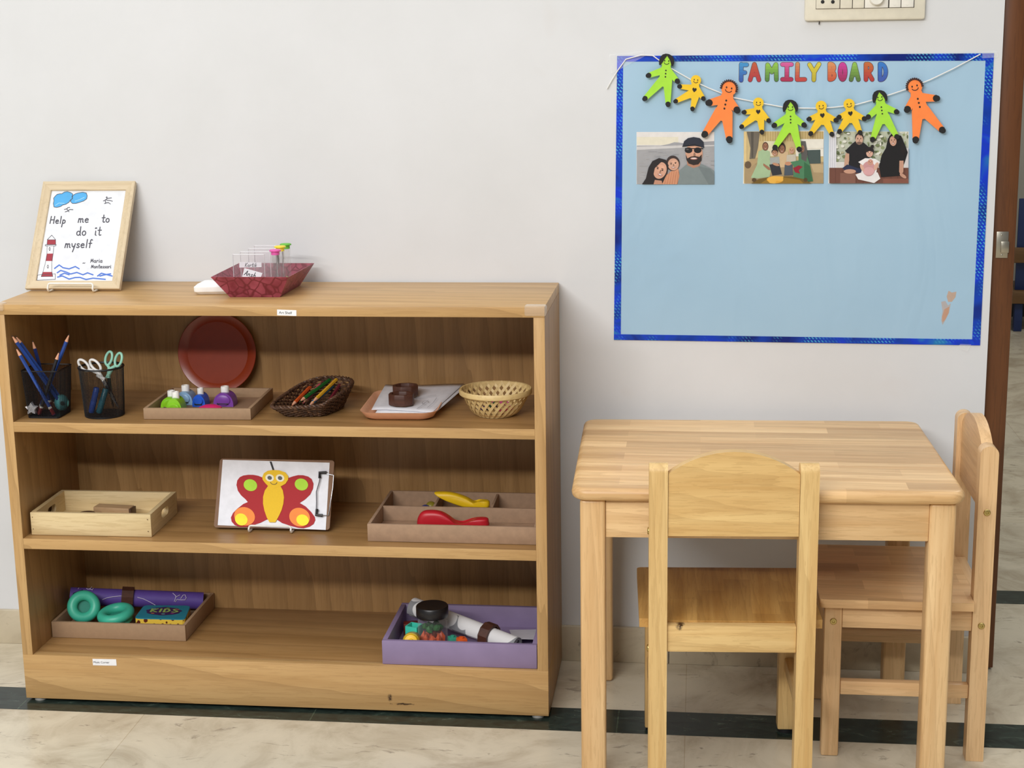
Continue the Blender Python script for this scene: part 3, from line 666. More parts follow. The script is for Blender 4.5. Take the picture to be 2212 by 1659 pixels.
p.poly([(1625, 220), (1680, 165), (1700, 150), (1760, 160), (1800, 195), (1800, 300), (1790, 350), (1700, 350), (1650, 335), (1655, 260), (1640, 235)], (28, 27, 32)); p.poly([(1630, 235), (1655, 240), (1655, 290), (1640, 350), (1618, 345), (1622, 280)], (196, 156, 132)); p.poly([(1605, 345), (1640, 318), (1720, 345), (1770, 350), (1740, 380), (1640, 372)], (40, 48, 76)); p.ell(1660, 368, 44, 16, (198, 152, 128))
p.ell(1728, 122, 31, 34, (58, 48, 46)); p.face(1728, 138, 27, 38, (206, 166, 144)); p.ell(1728, 164, 22, 10, (120, 96, 84))
p.poly([(1935, 130), (1975, 98), (2030, 110), (2060, 180), (2078, 230), (2060, 290), (2020, 400), (1885, 410), (1870, 330), (1890, 250), (1920, 200)], (24, 23, 26)); p.ell(1976, 150, 40, 56, (24, 20, 22)); p.face(1972, 148, 25, 36, (204, 158, 136), -.1); p.poly([(2036, 150), (2062, 215), (2052, 260), (2020, 215)], (30, 24, 26)); p.poly([(2018, 290), (2048, 290), (2046, 370), (2030, 400), (2016, 370)], (196, 150, 128)); p.ell(2044, 400, 28, 12, (196, 150, 128), .6)
p.poly([(1720, 300), (1770, 272), (1840, 275), (1880, 300), (1860, 330), (1850, 380), (1740, 380), (1755, 325)], (236, 232, 232)); p.poly([(1700, 390), (1760, 370), (1860, 375), (1880, 420), (1835, 452), (1720, 425)], (232, 228, 228)); p.ell(1800, 222, 34, 32, (36, 30, 32)); p.face(1802, 236, 24, 28, (216, 172, 152)); p.ell(1822, 188, 12, 12, (36, 30, 32)); p.poly([(1776, 215), (1800, 205), (1828, 216), (1826, 228), (1802, 220), (1778, 230)], (36, 30, 32))
p.ell(1796, 348, 46, 54, (202, 150, 152)); p.face(1808, 302, 20, 22, (206, 150, 132)); p.ell(1796, 366, 40, 30, (216, 166, 168)); p.ell(1850, 330, 14, 30, (214, 170, 150), .4); p.ell(1748, 340, 12, 28, (214, 170, 150), -.4)
A.done('picture', t, .35)

# string and the nine felt people hanging from it
ys = -.0085
pts = [(1311, 192), (1322, 172), (1336, 150), (1352, 128), (1385, 119), (1410, 120), (1440, 142), (1464, 156), (1492, 172), (1530, 190), (1580, 210), (1640, 222), (1700, 233), (1760, 234), (1800, 232), (1850, 226), (1900, 212), (1960, 192), (2010, 172), (2060, 148), (2118, 117)]
tag(obj('string', MB().tube([at(a, b, 'y', ys if 3 < i < 20 else -.004) for i, (a, b) in enumerate(pts)], .0011, 8), flat(232, 230, 226, .8)), 'white string strung across the top of the blue board', 'string')
LIME, YEL, ORG, BLK = flat(166, 224, 62, .75), flat(240, 198, 40, .75), flat(255, 136, 66, .75), flat(20, 18, 20, .7)
def c8(x, y): return (1300+x/2.4254, 90+y/2.4254)
def taper(a, b, ra, rb, n=9):
    an = atan2(b[1]-a[1], b[0]-a[0])
    return [(a[0]+ra*cos(an+pi/2+pi*i/n), a[1]+ra*sin(an+pi/2+pi*i/n)) for i in range(n+1)]+[(b[0]+rb*cos(an-pi/2+pi*i/n), b[1]+rb*sin(an-pi/2+pi*i/n)) for i in range(n+1)]
def doll(kind, mat, cv, sc, head, r, hL, hR, fL, fR, cr, label):
    V2 = lambda q: Vector(cv(*q)); hd, hl, hr_, l_, r_, c_ = map(V2, (head, hL, hR, fL, fR, cr)); r = r/sc
    ax = (c_-hd).normalized(); sd = Vector((-ax.y, ax.x))        # sd points to photo-left
    if sd.x > 0: sd = -sd
    neck = hd+ax*r*1.05; sh = hd+ax*r*1.55
    o = at(c_.x, max(l_.y, r_.y), 'y', -.010); t = thing('felt_doll', (o.x, -.0096, o.z), label, 'felt doll', 'felt people hanging on the string')
    f = wallmap(-.0096)
    cnt = [0]
    def slab(mb, px, y0=-.0096, th=.0022):
        cnt[0] += 1; mb.prism([f(q) for q in px], Vector((0, y0+cnt[0]*.00001, 0)), X, Z, -Y, th+cnt[0]*.00003); return mb
    n = 26; mb = MB()
    slab(mb, [(hd.x+r*cos(2*pi*i/n), hd.y+r*sin(2*pi*i/n)) for i in range(n)])
    slab(mb, taper(neck, hd+(c_-hd)*.86, r*.80, r*1.05))
    for hnd, s in ((hl, 1), (hr_, -1)): slab(mb, taper(sh+sd*s*r*.35, hnd, r*.62, r*.42))
    for ft, s in ((l_, 1), (r_, -1)): slab(mb, taper(hd+(c_-hd)*.84+sd*s*r*.42, ft, r*.78, r*.40))
    mid = hd+(c_-hd)*.84; slab(mb, taper(mid+sd*r*.42, mid-sd*r*.42, r*.7, r*.7))
    obj('body', mb, mat, t, 0)
    for hnd, nm, src in ((hl, 'hand', sh+sd*r*.35), (hr_, 'hand', sh-sd*r*.35), (l_, 'shoe', mid), (r_, 'shoe', mid)):
        d = (hnd-src).normalized(); k = .46 if nm == 'hand' else .45
        obj(nm, slab(MB(), taper(hnd-d*r*.02, hnd+d*r*.10, r*k, r*k*.86), -.0095, .0026), BLK, t, 0, label='black painted tip')
    A = Art((0, -.0123, 0), X, Z, M=f)
    ey = hd-ax*r*.08
    for s in (.34, -.34): A.ell(*(ey+sd*s*r), r*.10, r*.13, (34, 22, 20), 1)
    A.line([tuple(hd+sd*(r*.42*cos(radians(q)))+ax*(r*.18+r*.32*sin(radians(q)))) for q in range(10, 171, 20)], r*.10, (40, 24, 20), 1)
    A.done('face', t, label='drawn eyes and smile')
    body = lambda u: hd+(c_-hd)*u
    if kind in ('woman', 'man'):
        bt = [body(u) for u in ((.42, .56, .70) if kind == 'man' else (.40, .54, .68))]
        for q in bt: A = Art((0, -.0123, 0), X, Z, M=f); A.ell(q.x, q.y, r*.13, r*.14, (36, 30, 20), 1, 12); A.done('button', t)
    else:
        q = body(.60); A = Art((0, -.0123, 0), X, Z, M=f)
        hp = [(0, .5), (-.38, .08), (-.42, -.22), (-.2, -.4), (0, -.22), (.2, -.4), (.42, -.22), (.38, .08)]
        A.poly([tuple(q+sd*(-x*r)+ax*(y*r)) for x, y in hp], (26, 20, 18), 1); A.done('heart', t, label='black heart on the chest')
    if kind == 'woman':
        g = lambda pts: [tuple(hd+sd*(x*r)-ax*(y*r)) for x, y in pts]
        mb = MB()
        slab(mb, g([(.02, .92), (.3, .5), (.72, -.3), (1.0, -.75), (1.22, -.7), (1.3, -.1), (1.15, .6), (.8, 1.08), (.3, 1.28), (-.2, 1.28), (0, 1.1)]), -.0095, .0032)
        slab(mb, g([(-.02, 1.28), (-.4, 1.22), (-.9, .95), (-1.22, .4), (-1.28, -.2), (-1.15, -.72), (-.85, -.7), (-.72, -.2), (-.42, .4), (.0, .95)]), -.0095, .0032)
        obj('hair', mb, BLK, t, 0, label='black bobbed hair')
    if kind == 'man':
        mb = MB()
        for k in range(15):
            a = radians(-8+k*14); q = hd+sd*(cos(a)*r)-ax*(sin(a)*r)
            e = hd+sd*(cos(a)*r*1.11)-ax*(sin(a)*r*1.11); slab(mb, taper(q, e, r*.13, r*.10, 5), -.0095, .0030)
        obj('hair', mb, flat(60, 26, 18, .7), t, 0, label='dark brown curly hair edge')
doll('woman', LIME, c8, 2.4254, (340, 103), 31, (245, 177), (396, 207), (226, 298), (347, 328), (330, 222), 'lime green felt doll with black bob, first on the string')
doll('child', YEL, c8, 2.4254, (493, 202), 27, (408, 235), (532, 298), (387, 312), (475, 352), (480, 285), 'yellow felt doll between the first lime one and an orange one')
doll('man', ORG, c8, 2.4254, (666, 245), 40, (562, 320), (708, 358), (539, 485), (668, 513), (632, 395), 'orange felt doll hanging over the corner of the sea photograph')
doll('child', YEL, cb, 3.6867, (288, 413), 42, (175, 488), (370, 555), (155, 603), (316, 646), (285, 530), 'yellow felt doll between the left orange doll and middle lime doll')
doll('woman', LIME, cb, 3.6867, (543, 450), 48, (415, 593), (652, 590), (420, 768), (613, 783), (545, 628), 'lime green felt doll in front of the middle photograph')
doll('child', YEL, cb, 3.6867, (788, 440), 44, (692, 543), (906, 552), (705, 658), (873, 663), (803, 560), 'yellow felt doll just right of the middle lime green doll')
doll('child', YEL, cb, 3.6867, (1010, 425), 44, (930, 528), (1131, 540), (934, 641), (1098, 650), (1027, 545), 'yellow felt doll touching hands with the right lime green doll')
doll('woman', LIME, cb, 3.6867, (1255, 372), 47, (1162, 526), (1388, 485), (1197, 705), (1390, 683), (1283, 560), 'lime green felt doll above the rightmost photograph')
doll('man', ORG, cb, 3.6867, (1532, 284), 60, (1474, 465), (1705, 377), (1540, 708), (1752, 630), (1590, 515), 'orange felt doll at the right end of the string')
# ------------------------------------------------------------------ things on the top of the bookshelf
LIFT = .0006
BLW, BLD = (218, 200, 168), (202, 180, 144)
def pale(axis, off=(0, 0, 0)): return wood(BLW, BLD, axis, .5, .8, .15, 1.3, .8, None, off)
WHITE_WIRE = flat(236, 234, 226, .35)
def easel(base, wid, front, lipz, back, hgt, label, zb):
    """white wire display stand: two front hooks joined by a bar, feet, and a leaning back loop"""
    t = thing('display_easel', (base[0], base[1], zb), label, 'display stand', 'white wire display stands')
    x0, x1, yf, y = base[0]-wid/2, base[0]+wid/2, base[1]-front, base[1]
    r = .0019; z = zb+r+LIFT
    P = [(x0, y+back, z), (x0, yf+.006, z), (x0-.0002, yf+.001, z+.002), (x0, yf-.001, z+.006), (x0, yf+.002, lipz-.004), (x0+.0012, yf+.0025, lipz-.001), (x0+.004, yf+.003, lipz)]
    Q = [(2*base[0]-a, b, c) for a, b, c in reversed(P)]
    obj('front_hook', MB().tube([Vector(p) for p in P+Q], r, 10), WHITE_WIRE, t)
    B = [(x0, y+back, z+2*r), (x0, y+.012, z+.02), (x0+.001, y+.012+hgt*.55, zb+hgt), (x0+.01, y+.012+hgt*.58, zb+hgt+.006), (x1-.01, y+.012+hgt*.58, zb+hgt+.006), (x1-.001, y+.012+hgt*.55, zb+hgt), (x1, y+.012, z+.02), (x1, y+back, z+2*r)]
    return t, B, r
# framed drawing, leaning back on its stand
fa, fb = at(54, 627, 'y', -.142), at(257, 628, 'y', -.142)
tilt = radians(32.5)
FV = (Z*cos(tilt)+Y*sin(tilt)); FN = (-Y*cos(tilt)+Z*sin(tilt))
FO = Vector((fa.x, -.142, .8066)); fw, fh = fb.x-fa.x+.0005, .238
fr = thing('picture_frame', (FO.x+fw/2, -.135, .8055), 'pale wooden frame with hand-drawn lighthouse and sea, on the bookshelf top', 'picture frame')
MO = Matrix((X, FV, FN)).transposed().to_4x4(); MO.translation = FO
def bar(mb, a, b, inn):   # mitred moulding from corner a to corner b with stepped face
    (ax, ay), (bx, by) = a, b
    d = Vector((bx-ax, by-ay, 0)).normalized(); n = Vector((-d.y, d.x, 0))
    prof = [(0, -.0105), (0, -.001), (.002, 0), (.006, 0), (.008, -.0012), (.013, -.0022), (inn-.001, -.0034), (inn, -.0045), (inn, -.0105)]
    ra = mb.ring([MO @ (Vector((ax, ay, 0))+d*u+n*u+Z*w_) for u, w_ in prof]); rb = mb.ring([MO @ (Vector((bx, by, 0))-d*u+n*u+Z*w_) for u, w_ in prof])
    mb.skin([ra, rb])
cn = [(0, 0), (fw, 0), (fw, fh), (0, fh)]
for i in range(4):
    mb = MB(); bar(mb, cn[i], cn[(i+1) % 4], .0185); obj('moulding', mb, pale('x' if i % 2 == 0 else 'z', (i, 2, 1)), fr, 30)
mb = MB().box((.017, .017, -.0084), (fw-.017, fh-.017, -.0075), 0, MO)
obj('drawing_paper', mb, flat(224, 226, 230, .45), fr, 0)
A = Art(MO @ Vector((0, 0, -.0074)), X, FV)
iw, ih = fw-.037, fh-.037
# inner paper corners in the close-up of the drawing: (340,185) (1300,185) (1125,1365) (135,1350)
def dp(p):
    v = (p[1]-183)/1175; xl = 338-203*v; xr = 1300-175*v
    return (.0185+iw*(p[0]-xl)/(xr-xl), .0185+ih*(1-v))
A.f = dp; INK, BLU, RED = (70, 68, 78), (78, 166, 222), (158, 44, 58)
cl1 = [(365, 395), (358, 350), (366, 315), (362, 280), (385, 250), (410, 228), (440, 222), (470, 222), (500, 200), (540, 192), (580, 205), (610, 225), (608, 260), (600, 290), (575, 310), (560, 335), (520, 360), (480, 370), (450, 390), (400, 402)]
cl2 = [(600, 255), (640, 225), (680, 212), (740, 202), (785, 212), (798, 250), (790, 290), (750, 318), (700, 335), (650, 350), (605, 350), (580, 325), (590, 300), (608, 285)]
for c_ in (cl1, cl2): A.poly(c_, BLU, 1); A.line(c_+[c_[0]], 7, INK, 2)
for q in ([(385, 375), (430, 345), (500, 350)], [(640, 320), (700, 300), (760, 270)]): A.line(q, 9, (150, 204, 238), 1.6)
A.done('drawn_clouds', fr); A = Art(MO @ Vector((0, 0, -.0074)), X, FV); A.f = dp
for q in ([(500, 430), (530, 420), (545, 440), (560, 460)], [(530, 425), (545, 405), (570, 402)], [(510, 460), (540, 452), (570, 430), (612, 432)],
          [(1005, 318), (1030, 310), (1035, 350), (1020, 352)], [(1035, 345), (1070, 340), (1095, 358)], [(1030, 300), (1060, 310), (1090, 312), (1122, 322)], [(1040, 270), (1060, 285), (1110, 278)], [(1045, 298), (1055, 280), (1050, 262)]): A.line(q, 9, INK, 2)
A.done('drawn_birds', fr); A = Art(MO @ Vector((0, 0, -.0074)), X, FV); A.f = dp
TW = 13
def dtext(s_, x, y, h, wd=TW, sl=.12):
    for ch in s_:
        if ch == ' ': x += h*.5; continue
        st, w_ = GLY[ch]
        for g in st: A.line([(x+(a+b*sl)*h, y-b*h) for a, b in g], wd, INK, 2)
        x += (w_+.15)*h
dtext('Help', 312, 612, 92); A.done('handwriting', fr); A = Art(MO @ Vector((0, 0, -.0074)), X, FV); A.f = dp; dtext('me', 678, 600, 104); A.done('handwriting', fr); A = Art(MO @ Vector((0, 0, -.0074)), X, FV); A.f = dp; dtext('to', 985, 598, 100); A.done('handwriting', fr); A = Art(MO @ Vector((0, 0, -.0074)), X, FV); A.f = dp; dtext('do', 655, 768, 112); A.done('handwriting', fr); A = Art(MO @ Vector((0, 0, -.0074)), X, FV); A.f = dp; dtext('It', 890, 768, 112); A.done('handwriting', fr); A = Art(MO @ Vector((0, 0, -.0074)), X, FV); A.f = dp; dtext('myself', 505, 928, 106)
A.done('handwriting', fr); A = Art(MO @ Vector((0, 0, -.0074)), X, FV); A.f = dp; dtext('~', 735, 1145, 70, 7); A.done('signature', fr); A = Art(MO @ Vector((0, 0, -.0074)), X, FV); A.f = dp; dtext('Maria', 838, 1118, 56, 8); A.done('signature', fr); A = Art(MO @ Vector((0, 0, -.0074)), X, FV); A.f = dp; dtext('Montessori', 846, 1190, 48, 8)
A.done('signature', fr); A = Art(MO @ Vector((0, 0, -.0074)), X, FV); A.f = dp
A.poly([(150, 1280), (380, 1262), (378, 1335), (138, 1345)], (240, 240, 242), 1); A.line([(150, 1280), (380, 1264), (380, 1334), (138, 1346), (150, 1280)], 6, INK, 2)
A.poly([(275, 905), (362, 905), (345, 1080), (335, 1200), (348, 1298), (195, 1300), (225, 1215), (258, 1080)], (242, 242, 244), 1.4)
A.poly([(272, 1005), (352, 1003), (343, 1100), (258, 1100)], RED, 1.6); A.poly([(222, 1240), (335, 1240), (348, 1298), (195, 1304)], RED, 1.6); A.poly([(275, 825), (385, 825), (385, 885), (270, 885)], RED, 1.6)
A.line([(275, 905), (272, 1000), (252, 1120), (222, 1230), (195, 1300), (348, 1298), (334, 1230), (334, 1120), (352, 1003), (362, 905)], 6, INK, 2); A.line([(250, 890), (392, 888), (385, 905), (250, 905), (250, 890)], 6, INK, 2); A.line([(275, 825), (335, 765), (385, 825)], 6, INK, 2); A.line([(272, 885), (278, 825), (385, 825), (385, 885)], 5, INK, 2)
for cx, cy in ((307, 945), (283, 1172)): A.ell(cx, cy, 12, 24, INK, 2); A.ell(cx, cy, 5, 13, (220, 220, 225), 2.2)
A.done('drawn_lighthouse', fr); A = Art(MO @ Vector((0, 0, -.0074)), X, FV); A.f = dp
SEA = (74, 116, 204)
for q in ([(370, 1195), (430, 1150), (480, 1185), (560, 1200), (640, 1170), (690, 1198)], [(405, 1250), (450, 1220), (520, 1240), (580, 1265), (660, 1245), (740, 1275), (800, 1250), (870, 1275)], [(440, 1280), (500, 1255), (560, 1275)],
          [(410, 1305), (470, 1290), (560, 1330), (640, 1310), (700, 1308), (780, 1335), (870, 1318), (1030, 1332)], [(930, 1290), (980, 1255), (1040, 1270), (1118, 1290)], [(960, 1290), (1020, 1275), (1100, 1262)]): A.line(q, 16, SEA, 1.5)
A.done('drawn_waves', fr)
bk = MB().box((.01, .01, -.0104), (fw-.01, fh-.01, -.0087), 0, MO); obj('backing_board', bk, flat(120, 92, 66, .7), fr, 0)
hx_ = (at(103, 620, 'y', -.155).x+at(207, 620, 'y', -.155).x)/2; hw_ = at(207, 620, 'y', -.155).x-at(103, 620, 'y', -.155).x
t, B, r_ = easel((hx_-.001, -.142), hw_*.93, .0185, .8185, .075, .05, 'white wire easel holding the framed drawing on top of the bookshelf', .8004)
B = [Vector((b.x, min(b.y, -.018), b.z)) if False else b for b in map(Vector, B)]
x0, x1 = B[0].x, B[-1].x
obj('back_loop', MB().tube([Vector((x0, -.068, .8042)), Vector((x0, -.060, .812)), Vector((x0+.001, -.0572, .873)), Vector((x0+.008, -.0568, .88)), Vector((x1-.008, -.0568, .88)), Vector((x1-.001, -.0572, .873)), Vector((x1, -.060, .812)), Vector((x1, -.068, .8042))], r_, 10), WHITE_WIRE, t)

# maroon paper tray with flared sides, name cards and sand timers in it
def maroon():
    t = NT('maroon_marbled_paper'); vo = t.n('ShaderNodeTexVoronoi', feature='DISTANCE_TO_EDGE'); vo.inputs['Scale'].default_value = 52
    nz = t.n('ShaderNodeTexNoise'); nz.inputs['Scale'].default_value = 30; t.l(t.coord(), nz.inputs['Vector'])
    mv = t.n('ShaderNodeVectorMath', operation='MULTIPLY_ADD'); t.l(nz.outputs['Color'], mv.inputs[0]); mv.inputs[1].default_value = (.012, .012, .012); t.l(t.coord((1, .8, 1)), mv.inputs[2]); t.l(mv.outputs[0], vo.inputs['Vector'])
    base = t.ramp(t.noise(t.coord(), 38, 4), [(.3, rgb(128, 44, 60)), (.7, rgb(172, 82, 100))])
    return t.set(t.mix(t.ramp(vo.outputs['Distance'], [(.02, (1, 1, 1, 1)), (.10, (0, 0, 0, 1))]), base, rgb(116, 40, 52)), .45)
M_mar = maroon()
zt_ = .8425; rim = [at(455, 600, 'y', -.228), at(623, 600, 'y', -.228), at(679, 568, 'y', -.034), at(516, 567, 'y', -.034)]
rim = [Vector((p.x, p.y, zt_)) for p in rim]
cx_, cy_ = sum(p.x for p in rim)/4, sum(p.y for p in rim)/4
bs = [Vector((.4312, -.206, .8008)), Vector((.5292, -.205, .8008)), Vector((.531, -.056, .8008)), Vector((.431, -.057, .8008))]
tr = thing('paper_tray', (.481, -.131, .8004), 'maroon marbled paper tray with flared sides on the bookshelf top', 'tray')
ins = lambda p, k, dz: Vector((p.x+(cx_-p.x)*k, p.y+(cy_-p.y)*k, p.z+dz))
mb = MB()
for i in range(4):
    j = (i+1) % 4; o4 = [bs[i], bs[j], rim[j], rim[i]]; i4 = [ins(p, .018, .0004) for p in o4]
    mb.skin([mb.ring(o4), mb.ring(i4)])
obj('side_panel', mb, M_mar, tr, 0)
mb = MB(); mb.skin([mb.ring(bs), mb.ring([p+Z*.0014 for p in bs])]); obj('base_panel', mb, M_mar, tr, 0)
zb_ = .8028
ACR = clear('clear_acrylic', (.985, .975, .98, 1), .20, .06, .03); EDGE = clear('clear_acrylic_edge', (.95, .95, .96, 1), .6, .2, .5)
PAPER = flat(240, 240, 242, .55)
cards = [((503, 570), 549, -.176, 'frontmost clear name card in the maroon tray, labelled Ansh'), ((519, 583), 543, -.148, 'second clear name card in the maroon tray, labelled Kartik'),
         ((536, 597), 536, -.118, 'third clear name card from the front in the maroon tray'), ((549, 610), 530, -.088, 'rearmost clear name card in the maroon tray')]
for i, ((pa, pb), pt, y, lab) in enumerate(cards):
    a, b = at(pa, pt, 'y', y), at(pb, pt, 'y', y)
    t = thing('name_card', ((a.x+b.x)/2, y, zb_), lab, 'name card', 'clear name cards in the maroon tray')
    obj('panel', MB().box((a.x, y-.0012, zb_+.0002), (b.x, y+.0012, a.z-.0012), 0), ACR, t, 0)
    mb = MB().box((a.x, y-.0016, a.z-.0014), (b.x, y+.0016, a.z), .0004); mb.box((a.x-.0007, y-.0013, zb_+.0002), (a.x, y+.0013, a.z)); mb.box((b.x, y-.0013, zb_+.0002), (b.x+.0007, y+.0013, a.z))
    obj('edge', mb, EDGE, t, 0)
    def sticker(q4, yy, txt, px, py, hpx, adv=0, ang=0):
        m_ = wallmap(yy); P = [m_(q) for q in q4]
        mb = MB(); mb.prism(P, Vector((0, yy, 0)), X, Z, -Y, .0003); o = obj('name_strip', mb, PAPER, t, 0, label='white strip reading %s' % txt)
        A = Art((0, yy-.0003, 0), X, Z, M=m_); cs, sn = cos(radians(ang)), sin(radians(ang)); x = 0
        for ch in txt:
            st, w_ = GLY[ch]
            for g in st: A.line([(px+(x+(u+v*.25)*hpx)*cs+v*hpx*sn, py+(x+(u+v*.25)*hpx)*sn-v*hpx*cs) for u, v in g], hpx*.13, (40, 40, 46), 1)
            x += (w_+.16)*hpx
        A.done('lettering', o)
    if i == 0: sticker([(523, 598), (528, 579), (567, 590), (562, 603)], y-.0014, 'Ansh', 527, 594, 10.5, 0, 13)
    if i == 1: sticker([(517, 578), (517, 566), (565, 567), (565, 577)], y-.0014, 'Kartik', 529, 576, 8.0)
GL = clear('clear_tube', (.98, .975, .97, 1), .15, .05, .02)
for px, pyt, y, cc, lab, sand in ((596, 540, -.178, (222, 92, 168), 'sand timer with pink caps, nearest in the maroon tray', (228, 170, 200)), (609, 532, -.142, (240, 216, 60), 'sand timer with yellow caps in the maroon tray', (232, 215, 150)), (626, 527, -.100, (104, 186, 62), 'sand timer with green caps, rearmost in the maroon tray', (150, 205, 110))):
    q = at(px, pyt, 'y', y); q.x = min(q.x, .5170); M = Matrix.Translation((q.x, y, zb_)); h = q.z-zb_
    t = thing('sand_timer', (q.x, y, zb_), lab, 'sand timer', 'sand timers in the maroon tray')
    cm = flat(*cc, .4)
    obj('cap', MB().lathe([(.0082, h-.009), (.0082, h-.0025), (.0112, h-.0022), (.0112, h), (.0095, h+.001), (.002, h+.0012)], M, 28), cm, t)
    obj('cap', MB().lathe([(.0105, .0002), (.0112, .001), (.0112, .003), (.0082, .0032), (.0082, .006)], M, 28), cm, t)
    obj('tube', MB().lathe([(.0086, .0062), (.0086, h-.0092)], M, 28, False), GL, t)
    hh = h/2; pr = [(.0066, .0075), (.0072, hh*.45), (.006, hh*.7), (.0022, hh*.95), (.0012, hh), (.0022, hh*1.05), (.006, hh*1.3), (.0072, hh*1.55), (.0066, h-.010)]
    obj('glass_bulb', MB().lathe(pr, M, 28), GL, t)
    obj('sand', MB().lathe([(.0058, .0085), (.0062, hh*.30), (.0048, hh*.42), (.001, hh*.52)], M, 24), flat(*sand, .8), t)
# white block beside the tray
c = Vector((.3850, -.150, .8004)); M = Matrix.Translation(c) @ Matrix.Rotation(radians(8), 4, 'Z')
mb = MB(); hx2, hy2 = .037, .028
mb.skin([mb.ring([M @ Vector((x, y, z)) for x, y in rrect(hx2-d, hy2-d, .006)]) for d, z in ((.006, LIFT), (.0005, .006), (0, .009), (0, .015), (.003, .0165), (.016, .0235), (.018, .0238))])
tag(obj('white_box', mb, flat(244, 244, 242, .4), smooth=18), 'small white plastic box with sloping edges beside the maroon tray', 'box')

# ------------------------------------------------------------------ upper shelf
z = S1+LIFT
MESH_BLK = flat(20, 20, 24, .4)
def meshcup(name, pts_lo, pts_hi, zlo, zhi, nv, label, r_rim, c):
    t = thing(name, c, label, 'pencil cup', 'black wire mesh cups')
    mb = MB(); rings = []
    for k in range(nv+1):
        u = k/nv; rings.append(mb.ring([Vector((a[0]+(b[0]-a[0])*u, a[1]+(b[1]-a[1])*u, zlo+(zhi-zlo)*u)) for a, b in zip(pts_lo, pts_hi)]))
    # diamond lattice: alternate rings turned half a cell
    mb.skin(rings, cap=False)
    o = obj('mesh_wall', mb, MESH_BLK, t, 0); md = o.modifiers.new('wires', 'WIREFRAME'); md.thickness = .00085; md.use_even_offset = False; md.use_replace = True
    hi = [Vector((b[0], b[1], zhi)) for b in pts_hi]; obj('rim', MB().tube(hi, r_rim, 8, closed=True), MESH_BLK, t)
    mb = MB(); lo = [Vector((a[0], a[1], zlo)) for a in pts_lo]; mb.skin([mb.ring([p-Z*.001 for p in lo]), mb.ring([p+Z*.002 for p in lo])]); obj('base', mb, MESH_BLK, t, 30)
    return t
def loopsq(c, hx, hy, r, n):
    p = rrect(hx, hy, r, 3); L = [0]
    for i in range(len(p)): a, b = p[i], p[(i+1) % len(p)]; L.append(L[-1]+sqrt((a[0]-b[0])**2+(a[1]-b[1])**2))
    out = []
    for k in range(n):
        s = L[-1]*k/n
        for i in range(len(p)):
            if L[i+1] >= s: break
        a, b = p[i], p[(i+1) % len(p)]; u = (s-L[i])/(L[i+1]-L[i]); out.append((c[0]+a[0]+(b[0]-a[0])*u, c[1]+a[1]+(b[1]-a[1])*u))
    return out
C1 = (.0672, -.2405)
meshcup('pencil_cup', loopsq(C1, .0315, .031, .006, 88), loopsq((C1[0]+.0005, C1[1]), .0375, .0365, .007, 88), z+.001, .666, 34, 'square black mesh cup of blue pencils at the left end of the upper shelf', .0013, (C1[0], C1[1], S1))
C2 = (.1775, -.236)
circ = lambda c, r, n: [(c[0]+r*cos(2*pi*i/n), c[1]+r*sin(2*pi*i/n)) for i in range(n)]
meshcup('pencil_cup', circ(C2, .0375, 88), circ((C2[0]-.001, C2[1]), .0425, 88), z+.001, .6685, 36, 'round black mesh cup of scissors on the upper shelf', .0019, (C2[0], C2[1], S1))
def pencil(tip, end, body, label, nib=(60, 50, 50), woodc=(222, 164, 132), r=.0036, group='blue pencils in the square cup', endc=((230, 226, 216), (120, 30, 34)), eraser=False):
    tip, end = Vector(tip), Vector(end); d = (tip-end); L = d.length; M = frame(end, d)
    t = thing('pencil', end, label, 'pencil', group)
    obj('barrel', MB().lathe([(r, 0), (r, L-.018), (r*.96, L-.0165)], M, 6), flat(*body, .35), t, 30)
    obj('sharpened_wood', MB().lathe([(r*.96, L-.0165), (r*.3, L-.0035)], M, 12), flat(*woodc, .7), t)
    obj('lead', MB().lathe([(r*.3, L-.0035), (r*.06, L)], M, 10), flat(*nib, .5), t)
    if endc:
        obj('end_band', MB().lathe([(r*1.03, .014), (r*1.04, .018)], M, 6), flat(*endc[0], .4), t, 30)
        obj('end_dip', MB().lathe([(r*.8, -.0006), (r*1.03, .0008), (r*1.03, .0138)], M, 6), flat(*endc[1], .4), t, 30)
NV, NV2, BK = (36, 70, 146), (28, 48, 110), (34, 32, 36)
ZB = z+.0055
for (tx, ty, yt), (ex, ey), bc, lab in (((25, 724, -.287), (.0925, -.223), NV, 'blue pencil leaning furthest left in the square mesh cup'), ((33, 725, -.271), (.0945, -.2140), NV, 'blue pencil beside the furthest left one, tip just as high'),
        ((34, 751, -.284), (.086, -.264), NV, 'shorter blue pencil leaning left below the leftmost pair'), ((53, 753, -.252), (.0760, -.2140), BK, 'black pencil leaning left in the square mesh cup'),
        ((70, 735, -.228), (.0600, -.2130), NV2, 'dark blue pencil standing alone at the back of the square cup'), ((128, 759, -.262), (.055, -.2625), BK, 'black pencil leaning right in the square mesh cup'),
        ((150, 721, -.246), (.048, -.2495), NV, 'blue pencil leaning furthest right in the square mesh cup')):
    pencil(at(tx, ty, 'y', yt), (ex, ey, ZB), bc, lab)
c = at(72, 874, 'y', -.258); mb = MB(); st = [((.0125 if k % 2 == 0 else .0068)*cos(radians(90+36*k)), (.0125 if k % 2 == 0 else .0068)*sin(radians(90+36*k))) for k in range(10)]
mb.prism(st, Vector((c.x, -.262, S1+.0185)), X, Z, -Y, .008); tag(obj('star_eraser', mb, flat(232, 230, 234, .6), smooth=0), 'white star eraser at the bottom of the square mesh cup', 'eraser')
c = Vector((.0870, -.2255, S1+.0215)); t = thing('pencil_sharpener', (c.x, c.y, S1+.004), 'round teal sharpener at the bottom of the square mesh cup', 'sharpener')
